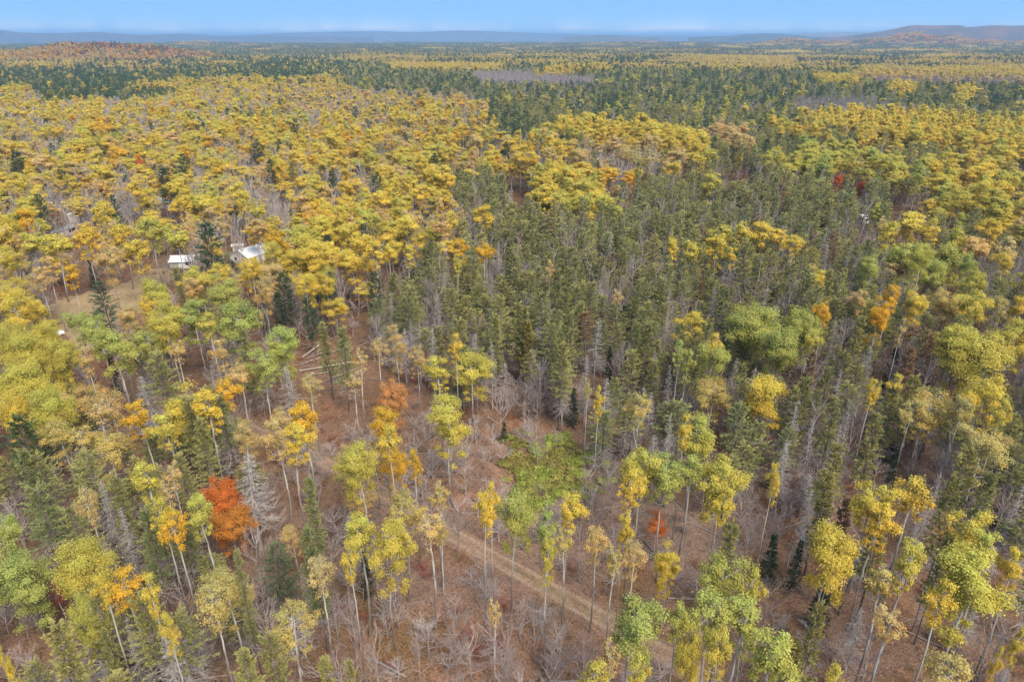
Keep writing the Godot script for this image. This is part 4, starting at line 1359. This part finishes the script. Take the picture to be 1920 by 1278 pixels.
# ---------------------------------------------------------------- undergrowth
func undergrowth() -> void:
	var brush := []
	for n in 5:
		var r := RandomNumberGenerator.new()
		r.seed = 300 + n
		var s := Shape.new()
		for i in 34:
			var from := Vector3(r.randf_range(-0.4, 0.4), 0, r.randf_range(-0.4, 0.4))
			var d := Vector3(r.randf_range(-0.7, 0.7), r.randf_range(0.6, 1.0), r.randf_range(-0.7, 0.7)).normalized()
			var g := r.randf_range(0.55, 1.0)
			var tip := from + d * r.randf_range(0.6, 1.9)
			s.sliver(from, tip, 0.03, Color(g, g * 0.92, g * 0.9))
			for k in 3:
				s.sliver(from.lerp(tip, r.randf_range(0.4, 0.9)), from.lerp(tip, 0.8) + any_dir(r) * 0.4, 0.02, Color(g, g * 0.92, g * 0.9))
		for i in 26:
			var d := any_dir(r)
			var b := r.randf_range(0.6, 1.0)
			s.leaf(Vector3(d.x * 0.7, 0.25 + absf(d.y) * 0.9, d.z * 0.7), d, any_dir(r), 0.17, Color(b, b * 0.72, b * 0.5))
		brush.append(s.mesh(tinted(Color(1, 1, 1), 0.3)))
	var lists := [[[], []], [[], []], [[], []], [[], []], [[], []]]
	var tones := [Color(0.40, 0.33, 0.30), Color(0.46, 0.30, 0.20), Color(0.34, 0.29, 0.17), Color(0.50, 0.26, 0.15), Color(0.44, 0.38, 0.36), Color(0.42, 0.17, 0.13)]
	var g := 2.1
	for i in range(-110, 111):
		for j in range(14, 130):
			var x := (i + rng.randf_range(-0.5, 0.5)) * g
			var z := -(j + rng.randf_range(-0.5, 0.5)) * g
			if absf(x) > -z * 0.8 + 20.0:
				continue
			var dens := 0.30 + 0.55 * noise_fine.get_noise_2d(x * 1.8, z * 1.8)
			if rng.randf() > dens:
				continue
			var p := seen(Vector3(x, 0, z))
			if p.y > 520 and open_here(x, z):
				continue
			var k := rng.randi() % 5
			var tone: Color = tones[int(clampf((noise_fine.get_noise_2d(x * 0.9 + 50.0, z * 0.9) * 1.4 + 0.5 + rng.randf_range(-0.3, 0.3)) * 6.0, 0.0, 5.0))]
			var size := rng.randf_range(0.5, 1.25)
			lists[k][0].append(Transform3D(Basis.from_euler(Vector3(0, rng.randf() * TAU, 0)).scaled(Vector3(size * 1.2, size, size * 1.2)), Vector3(x, -0.02, z)))
			lists[k][1].append(tone * rng.randf_range(0.8, 1.15))
	var holder := base("undergrowth")
	tag(holder, "low twiggy brush and leaf clumps on the forest floor", "undergrowth", "", "stuff")
	for k in 5:
		scatter("brush", brush[k], lists[k][0], lists[k][1], holder)
	var dead := []
	for n in 4:
		var r := RandomNumberGenerator.new()
		r.seed = 700 + n
		var s := Shape.new()
		stem(s, r, Vector3(-3.0, 0.1, 0), Vector3(3.0, 0.22, 0.3), 0.10, 0.03, 0.25, 6, 9, false, Color(1, 1, 1), Color(0.6, 0.56, 0.54))
		for k in 7:
			var from := Vector3(r.randf_range(-1.0, 2.8), 0.15, 0.1)
			s.sliver(from, from + Vector3(r.randf_range(0.2, 1.0), r.randf_range(0.0, 0.7), r.randf_range(-0.9, 0.9)), 0.05, Color(0.8, 0.77, 0.75))
		dead.append(s.mesh(tinted(Color(1, 1, 1))))
	var lying := [[[], []], [[], []], [[], []], [[], []]]
	for i in 620:
		var z := -28.0 - 190.0 * rng.randf()
		var x := rng.randf_range(-1.0, 1.0) * (-z * 0.8 + 14.0)
		if open_here(x, z):
			continue
		var k := rng.randi() % 4
		var size := rng.randf_range(0.35, 1.15)
		lying[k][0].append(Transform3D(Basis.from_euler(Vector3(0, rng.randf() * TAU, 0)).scaled(Vector3(size, size, size)), Vector3(x, 0.0, z)))
		var tone_g := rng.randf_range(0.22, 0.5)
		lying[k][1].append(Color(tone_g, tone_g * 0.93, tone_g * 0.87))
	for k in 4:
		scatter("deadwood", dead[k], lying[k][0], lying[k][1], holder)
	# the patch of green shrubs beside the outlined lot
	var leafy := []
	for n in 3:
		var r := RandomNumberGenerator.new()
		r.seed = 500 + n
		var s := Shape.new()
		for i in 230:
			var d := any_dir(r)
			var q := Vector3(d.x * 0.75, 0.45 + d.y * 0.45, d.z * 0.75) * r.randf_range(0.6, 1.1)
			var b := r.randf_range(0.62, 1.0)
			var y := r.randf()
			s.leaf(q, (d + Vector3(0, 0.6, 0) + any_dir(r) * 0.7).normalized(), any_dir(r), r.randf_range(0.18, 0.36), Color(b * lerpf(0.75, 1.0, y), b * 0.95, b * 0.8))
		leafy.append(s.mesh(tinted(Color(1, 1, 1), PART_MAT_THROUGH)))
	var poly := PackedVector2Array()
	for q in SHRUB_PATCH:
		var p := spot(q[0], q[1])
		poly.append(Vector2(p.x, p.z))
	var green := [[[], []], [[], []], [[], []]]
	for i in 1500:
		var p := spot(rng.randf_range(930, 1150), rng.randf_range(800, 955))
		var wob := Vector2(noise_fine.get_noise_2d(p.x * 9.0, p.z * 9.0) * 5.0 + rng.randf_range(-2.2, 2.2), noise_fine.get_noise_2d(p.x * 9.0 + 70.0, p.z * 9.0) * 5.0 + rng.randf_range(-2.2, 2.2))
		if not Geometry2D.is_point_in_polygon(Vector2(p.x, p.z) + wob, poly) or noise_fine.get_noise_2d(p.x * 7.0, p.z * 7.0) < -0.22:
			continue
		var k := rng.randi() % 3
		var size := rng.randf_range(0.4, 1.35)
		green[k][0].append(Transform3D(Basis.from_euler(Vector3(0, rng.randf() * TAU, 0)).scaled(Vector3(size, size * rng.randf_range(0.7, 1.1), size)), p))
		var warm := clampf(noise_fine.get_noise_2d(p.x * 5.0 + 400.0, p.z * 5.0) * 1.6 + 0.35 + rng.randf_range(-0.25, 0.25), 0.0, 1.0)
		green[k][1].append(Color(0.60, 0.64, 0.16).lerp(Color(0.58, 0.45, 0.17), warm) * rng.randf_range(0.55, 1.15))
	var patch := base("green_shrubbery")
	tag(patch, "patch of low green and olive shrubs in the clearing", "shrubs", "", "stuff")
	for k in 3:
		scatter("shrub_leaves", leafy[k], green[k][0], green[k][1], patch)


const SHRUB_PATCH := [[985, 832], [1060, 824], [1120, 850], [1114, 902], [1060, 938], [1000, 944], [950, 918], [960, 870]]
var track_line := PackedVector2Array()
var field_poly := PackedVector2Array()


func open_here(x: float, z: float) -> bool:
	# on the track or the mown field
	if track_line.is_empty():
		for k in TRACK:
			var p := spot(k[0], k[1])
			track_line.append(Vector2(p.x, p.z))
		for k in range(0, FIELD.size(), 2):
			var p := spot(FIELD[k], FIELD[k + 1])
			field_poly.append(Vector2(p.x, p.z))
	var q := Vector2(x, z)
	for k in track_line.size() - 1:
		if Geometry2D.get_closest_point_to_segment(q, track_line[k], track_line[k + 1]).distance_to(q) < 2.6:
			return true
	return Geometry2D.is_point_in_polygon(q, field_poly)


const FIELD := [92, 572, 130, 556, 170, 547, 214, 541, 240, 526, 262, 512, 300, 502, 332, 495, 352, 505, 330, 522, 300, 545, 272, 566, 262, 588, 220, 602, 190, 620, 176, 652, 150, 668, 126, 640, 108, 612, 96, 592]


# ---------------------------------------------------------------- buildings, cars, logs
func slab(s: Shape, a: Vector3, b: Vector3, c: Vector3, d: Vector3, thick: float, col: Color) -> void:
	var n := (b - a).cross(d - a).normalized() * thick
	if n.y > 0.0: n = -n
	s.quad(a, b, c, d, col)
	s.quad(a + n, b + n, c + n, d + n, col)
	for e in [[a, b], [b, c], [c, d], [d, a]]:
		s.quad(e[0], e[1], e[1] + n, e[0] + n, col)


# openings: [wall (0 front +z, 1 right +x, 2 back, 3 left), along the wall from its middle, sill, width, height, door]
func house(called: String, label: String, category: String, at: Vector3, turn: float, size: Vector3, rise: float, wall: Color, roof: Color, openings: Array, group := "") -> Node3D:
	var o := base(called, at, turn)
	tag(o, label, category, group)
	var w := size.x * 0.5
	var d := size.z * 0.5
	var h := size.y
	var s := Shape.new()
	for e in [[Vector3(-w, 0, d), Vector3(w, 0, d)], [Vector3(w, 0, d), Vector3(w, 0, -d)], [Vector3(w, 0, -d), Vector3(-w, 0, -d)], [Vector3(-w, 0, -d), Vector3(-w, 0, d)]]:
		var up := Vector3(0, h, 0)
		s.quad(e[0] - Vector3(0, 0.3, 0), e[1] - Vector3(0, 0.3, 0), e[1] + up, e[0] + up, wall)
	for side in [-1.0, 1.0]:
		s.tri(Vector3(w * side, h, d), Vector3(w * side, h, -d), Vector3(w * side, h + rise, 0), wall)
	part("wall", s.mesh(tinted(Color(1, 1, 1), 0.0, 0.7)), o)
	for side in [-1.0, 1.0]:
		var r := Shape.new()
		var over := 0.4
		var drop := rise / d * over
		slab(r, Vector3(-w - over, h + rise + 0.12, 0), Vector3(w + over, h + rise + 0.12, 0), Vector3(w + over, h - drop + 0.12, (d + over) * side), Vector3(-w - over, h - drop + 0.12, (d + over) * side), 0.1, roof)
		# standing seams
		var n := int(size.x / 0.6)
		for k in n + 1:
			var x := -w - over + (size.x + 2.0 * over) * k / n
			var p := Vector3(x, h + rise + 0.125, 0)
			var q := Vector3(x, h - drop + 0.125, (d + over) * side)
			r.quad(p + Vector3(-0.02, 0, 0), p + Vector3(-0.02, 0.05, 0), q + Vector3(-0.02, 0.05, 0), q + Vector3(-0.02, 0, 0), roof)
			r.quad(p + Vector3(0.02, 0, 0), p + Vector3(0.02, 0.05, 0), q + Vector3(0.02, 0.05, 0), q + Vector3(0.02, 0, 0), roof)
			r.quad(p + Vector3(-0.02, 0.05, 0), p + Vector3(0.02, 0.05, 0), q + Vector3(0.02, 0.05, 0), q + Vector3(-0.02, 0.05, 0), roof)
		part("roof", r.mesh(tinted(Color(1, 1, 1), 0.0, 0.45, 0.5)), o)
	for e in openings:
		var basis := Basis.from_euler(Vector3(0, PI / 2 * e[0], 0))
		var reach: float = d if e[0] % 2 == 0 else w
		var f := Shape.new()
		var x0: float = e[1] - e[3] * 0.5
		var x1: float = e[1] + e[3] * 0.5
		var y0: float = e[2]
		var y1: float = e[2] + e[4]
		f.box(Vector3(x0 - 0.08, y1, 0), Vector3(x1 + 0.08, y1 + 0.08, 0.06), Color(0.8, 0.8, 0.78))
		f.box(Vector3(x0 - 0.08, y0 - 0.08, 0), Vector3(x1 + 0.08, y0, 0.06), Color(0.8, 0.8, 0.78))
		f.box(Vector3(x0 - 0.08, y0, 0), Vector3(x0, y1, 0.06), Color(0.8, 0.8, 0.78))
		f.box(Vector3(x1, y0, 0), Vector3(x1 + 0.08, y1, 0.06), Color(0.8, 0.8, 0.78))
		var g := Shape.new()
		g.box(Vector3(x0, y0, 0.004), Vector3(x1, y1, 0.03), Color(1, 1, 1))
		var fr := part("door" if e[5] else "window", f.mesh(tinted(Color(1, 1, 1), 0.0, 0.6)), o)
		fr.transform = Transform3D(basis, basis * Vector3(0, 0, reach))
		part("door_leaf" if e[5] else "pane", g.mesh(plain(Color(0.42, 0.40, 0.38) if e[5] else Color(0.03, 0.035, 0.045), 0.6 if e[5] else 0.12, 0.5)), fr)
	return o


func facing(px: float, py: float, qx: float, qy: float) -> float:
	# the turn that lays a thing's x axis from one place of the photograph to another
	var p := spot(px, py)
	var q := spot(qx, qy)
	return atan2(-(q.z - p.z), q.x - p.x)


func buildings() -> void:
	var white := Color(0.78, 0.79, 0.80)
	var metal := Color(0.80, 0.83, 0.87)
	house("shed", "small white shed with a shiny white metal roof at the field's far end", "shed", spot(346, 498), 0.12, Vector3(6.4, 2.2, 5.6), 1.1, white, metal, [[0, -2.0, 0.0, 2.4, 2.1, 1], [0, 1.8, 1.0, 1.0, 0.9, 0]])
	house("house", "white house with a broad white metal roof behind the tall dark pine", "house", spot(472, 487), facing(455, 492, 490, 480), Vector3(9.6, 2.5, 8.0), 1.9, white, metal, [[0, -2.4, 0.9, 1.1, 1.1, 0], [0, 0.0, 0.0, 1.0, 2.0, 1], [0, 2.4, 0.9, 1.3, 1.1, 0], [3, -1.6, 0.9, 1.0, 1.1, 0], [3, 1.6, 0.9, 1.0, 1.1, 0]])
	house("camper_shed", "tiny white box shed beside the white-roofed house", "shed", spot(447, 471), 0.3, Vector3(3.2, 2.2, 2.4), 0.35, white, Color(0.62, 0.60, 0.58), [[0, 0.0, 0.0, 0.9, 1.9, 1]])
	house("mobile_home", "long grey mobile home with dark windows among the yellow trees", "mobile home", spot(122, 440), facing(95, 447, 140, 434), Vector3(15.0, 2.5, 4.6), 0.5, Color(0.66, 0.65, 0.66), Color(0.40, 0.39, 0.40), [[0, -5.0, 1.0, 1.4, 1.0, 0], [0, -2.4, 0.0, 1.0, 2.0, 1], [0, 1.2, 1.0, 2.6, 1.1, 0], [0, 5.0, 1.0, 1.6, 1.0, 0]])
	house("garage", "pale flat-roofed garage behind the long grey mobile home", "garage", spot(152, 413), 0.15, Vector3(6.5, 2.8, 5.0), 0.4, Color(0.66, 0.63, 0.58), Color(0.55, 0.53, 0.50), [[0, 0.8, 0.0, 2.6, 2.2, 1]])
	house("cabin", "small white cabin peeping through yellow crowns", "cabin", spot(254, 399), 0.5, Vector3(6.0, 2.6, 5.0), 1.2, white, Color(0.6, 0.58, 0.56), [[0, -1.2, 0.9, 1.0, 1.0, 0], [0, 1.2, 0.9, 1.0, 1.0, 0]])
	house("cottage", "whitewashed cottage standing higher and right of the small white cabin", "cottage", spot(313, 388), -0.3, Vector3(6.5, 2.6, 5.0), 1.6, white, Color(0.62, 0.60, 0.60), [[0, -1.4, 0.9, 1.0, 1.0, 0], [0, 1.2, 0.0, 0.9, 2.0, 1]])
	house("hunting_cabin", "tiny white cabin deep among the pines right of the yellow aspens", "cabin", spot(1620, 417), 0.2, Vector3(4.5, 2.3, 3.5), 0.9, white, metal, [[0, 0.0, 0.9, 0.9, 0.9, 0]])


func car(label: String, at: Vector3, turn: float, paint: Color, pickup: bool) -> void:
	var o := base("parked_car", at, turn)
	tag(o, label, "car")
	var side := [[-2.2, 0.42], [-2.25, 0.75], [-2.1, 0.98], [-1.1, 1.02], [2.0, 1.0], [2.2, 0.8], [2.2, 0.42]]
	var s := Shape.new()
	for k in side.size():
		var p: Array = side[k]
		var q: Array = side[(k + 1) % side.size()]
		s.quad(Vector3(p[0], p[1], -0.88), Vector3(q[0], q[1], -0.88), Vector3(q[0], q[1], 0.88), Vector3(p[0], p[1], 0.88), Color(1, 1, 1))
		for z in [-0.88, 0.88]:
			s.tri(Vector3(p[0], p[1], z), Vector3(q[0], q[1], z), Vector3(0, 0.6, z), Color(1, 1, 1))
	part("body", s.mesh(plain(paint, 0.3, 0.6)), o)
	var c := Shape.new()
	var x0 := -1.1
	var x1 := 0.6 if pickup else 1.9
	var lo: Array[Vector3] = [Vector3(x0, 1.0, -0.82), Vector3(x1, 1.0, -0.82), Vector3(x1, 1.0, 0.82), Vector3(x0, 1.0, 0.82)]
	var hi: Array[Vector3] = [Vector3(x0 + 0.6, 1.55, -0.66), Vector3(x1 - 0.3, 1.55, -0.66), Vector3(x1 - 0.3, 1.55, 0.66), Vector3(x0 + 0.6, 1.55, 0.66)]
	c.quad(hi[0], hi[1], hi[2], hi[3], Color(1, 1, 1))
	part("cabin_top", c.mesh(plain(paint, 0.3, 0.6)), o)
	for k in 4:
		var g := Shape.new()
		g.quad(lo[k], lo[(k + 1) % 4], hi[(k + 1) % 4], hi[k], Color(1, 1, 1))
		part("window", g.mesh(plain(Color(0.02, 0.025, 0.03), 0.1, 0.6)), o)
	for x in [-1.4, 1.4]:
		for z in [-0.8, 0.8]:
			var m := CylinderMesh.new()
			m.top_radius = 0.34; m.bottom_radius = 0.34; m.height = 0.22; m.radial_segments = 14
			var wheel := part("wheel", m, o, plain(Color(0.02, 0.02, 0.02), 0.8))
			wheel.position = Vector3(x, 0.34, z)
			wheel.rotation.x = PI / 2


func logs() -> void:
	var r := RandomNumberGenerator.new()
	r.seed = 61
	var pale := Color(0.66, 0.62, 0.57)
	var grey := Color(0.44, 0.40, 0.37)
	var rows := [
		[564, 671, 600, 645, 0.24, 1, "thick pale log lying diagonally in the logged opening"], [561, 695, 659, 678, 0.20, 1, "longest white birch log with dark bands across the logged opening"], [586, 701, 620, 696, 0.12, 1, "short pale branch log in front of the longest birch log"],
		[615, 710, 650, 698, 0.14, 0, "thin grey log nearest the pale birches"], [650, 698, 678, 686, 0.10, 0, "thin grey log continuing right of the banded birch log"], [579, 678, 602, 669, 0.14, 0, "grey log just below the thick diagonal log"],
		[573, 672, 610, 658, 0.13, 0, "grey log half under the thick diagonal log"], [582, 666, 612, 651, 0.12, 0, "slender grey log above the others under the pine"], [566, 645, 590, 650, 0.13, 1, "pale log lying at the back of the logged opening"],
		[563, 655, 580, 651, 0.11, 0, "short grey log at the far left of the opening"], [590, 652, 606, 643, 0.10, 1, "bleached thin log crossing the back pile"], [600, 664, 640, 655, 0.12, 0, "dark grey log right of the pile by the pine trunks"],
		[427, 714, 452, 702, 0.15, 1, "pale log on leaf litter left of the broad olive-green aspen's stand"], [436, 706, 446, 716, 0.10, 0, "short crooked log leaning over the pale left log"], [640, 668, 690, 640, 0.11, 0, "long thin grey log running towards the pale birches"],
		[612, 640, 632, 630, 0.12, 0, "grey log at the rear beside the small pines"], [560, 684, 584, 676, 0.11, 0, "grey log lying left of the pile's foot"], [690, 1232, 760, 1268, 0.16, 0, "dark fallen trunk with a broken top on russet litter near the camera"],
	]
	for row in rows:
		var p := spot(row[0], row[1], 0.3)
		var q := spot(row[2], row[3], 0.3 + r.randf_range(-0.1, 0.5))
		var s := Shape.new()
		var col: Color = pale if row[5] else grey
		var o := base("fallen_log", p)
		tag(o, row[6], "log", "felled logs in the opening")
		stem(s, r, Vector3.ZERO, q - p, row[4], row[4] * 0.45, 0.12, 7, 16, row[5] == 1, Color(1, 1, 1), Color(0.45, 0.42, 0.4))
		part("trunk", s.mesh(tinted(col)), o)
		for k in r.randi_range(0, 3):
			var b := Shape.new()
			var from := (q - p) * r.randf_range(0.3, 0.9)
			stem(b, r, from, from + Vector3(r.randf_range(-1, 1), r.randf_range(0.1, 0.8), r.randf_range(-1, 1)) * 1.4, row[4] * 0.35, 0.015, 0.1, 5, 4, false, Color(1, 1, 1), Color(0.8, 0.8, 0.8))
			part("branch", b.mesh(tinted(col)), o)
	# two broken or leaning trunks
	for row in [[549, 629, 566, 600, 9.0, 0.13, "leaning pale trunk beside the blue-green white pine"], [20, 545, 14, 529, 12.0, 0.18, "broken white birch stub rising over the amber crown"]]:
		var foot := spot(row[0], row[1] + (0.0 if row[4] < 10.0 else 50.0))
		var d := ray(row[2], row[3])
		var k := Vector2(foot.x, foot.z).length() / Vector2(d.x, d.z).length()
		var tip := Vector3(d.x * k, EYE + d.y * k, d.z * k)
		var s := Shape.new()
		var o := base("broken_trunk", foot)
		tag(o, row[6], "tree trunk", "broken trunks")
		stem(s, r, Vector3.ZERO, tip - foot, row[5], row[5] * 0.5, 0.2, 7, 12, true, Color(1, 1, 1), Color(0.6, 0.56, 0.52))
		part("trunk", s.mesh(tinted(pale)), o)


# ---------------------------------------------------------------- the scene
func _ready() -> void:
	rng.seed = SEED
	# camera, sky, sun, exposure
	var exposure := 4.2
	var camera := Camera3D.new()
	camera.name = "camera"
	camera.position = Vector3(0, EYE, 0)
	camera.rotation_degrees.x = -TILT
	camera.fov = rad_to_deg(2.0 * atan(639.0 / FOCAL))
	camera.near = 0.5
	camera.far = 90000.0
	add_child(camera)
	var sun := DirectionalLight3D.new()
	sun.name = "sun"
	sun.light_energy = 0.5
	sun.light_color = Color(1.0, 0.95, 0.86)
	sun.light_angular_distance = 40.0
	sun.shadow_enabled = true
	sun.rotation_degrees = Vector3(-50, 35, 0)
	add_child(sun)
	var e := Environment.new()
	e.background_mode = Environment.BG_SKY
	var material := PanoramaSkyMaterial.new()
	material.panorama = sky_picture(1.0 / exposure)
	e.sky = Sky.new()
	e.sky.sky_material = material
	e.tonemap_mode = Environment.TONE_MAPPER_LINEAR
	e.tonemap_exposure = exposure
	e.fog_enabled = true
	e.fog_light_color = Color(0.62, 0.81, 1.0)
	e.fog_density = 0.000095
	e.sdfgi_enabled = true
	e.ssao_enabled = true
	e.ssil_enabled = true
	var air := WorldEnvironment.new()
	air.name = "air"
	air.environment = e
	add_child(air)

	noise_wide.seed = 1
	noise_wide.frequency = 1.0 / 900.0
	noise_mid.seed = 2
	noise_mid.frequency = 1.0 / 260.0
	noise_fine.seed = 3
	clones.seed = 4
	clones.noise_type = FastNoiseLite.TYPE_CELLULAR
	clones.cellular_return_type = FastNoiseLite.RETURN_CELL_VALUE
	clones.frequency = 1.0 / 22.0
	noise_fine.frequency = 1.0 / 40.0

	# the setting
	ground()
	track()
	sheet("field", FIELD, 0.02, Color(0.52, 0.41, 0.26), Color(0.40, 0.32, 0.19), "dry tan grass field curving up to the white-roofed shed", "field")
	sheet("lawn", [410, 474, 430, 468, 452, 472, 458, 482, 430, 484, 412, 480], 0.03, Color(0.28, 0.33, 0.10), Color(0.34, 0.33, 0.13), "small green lawn between the tall dark pine and the white house", "lawn")
	sheet("clearing", [1346, 330, 1372, 323, 1412, 324, 1418, 333, 1380, 338], 0.03, Color(0.45, 0.24, 0.13), Color(0.36, 0.22, 0.12), "rust-coloured marsh opening beyond the pines", "clearing")
	hills()
	buildings()
	car("white pickup half hidden behind the lime mound", spot(104, 627), -0.45, Color(0.75, 0.77, 0.78), true)
	logs()

	# the forest
	prototypes()
	all_stands()
	trees_of_the_photograph()
	fill()
	plant_all()
	far_forest()
	undergrowth()
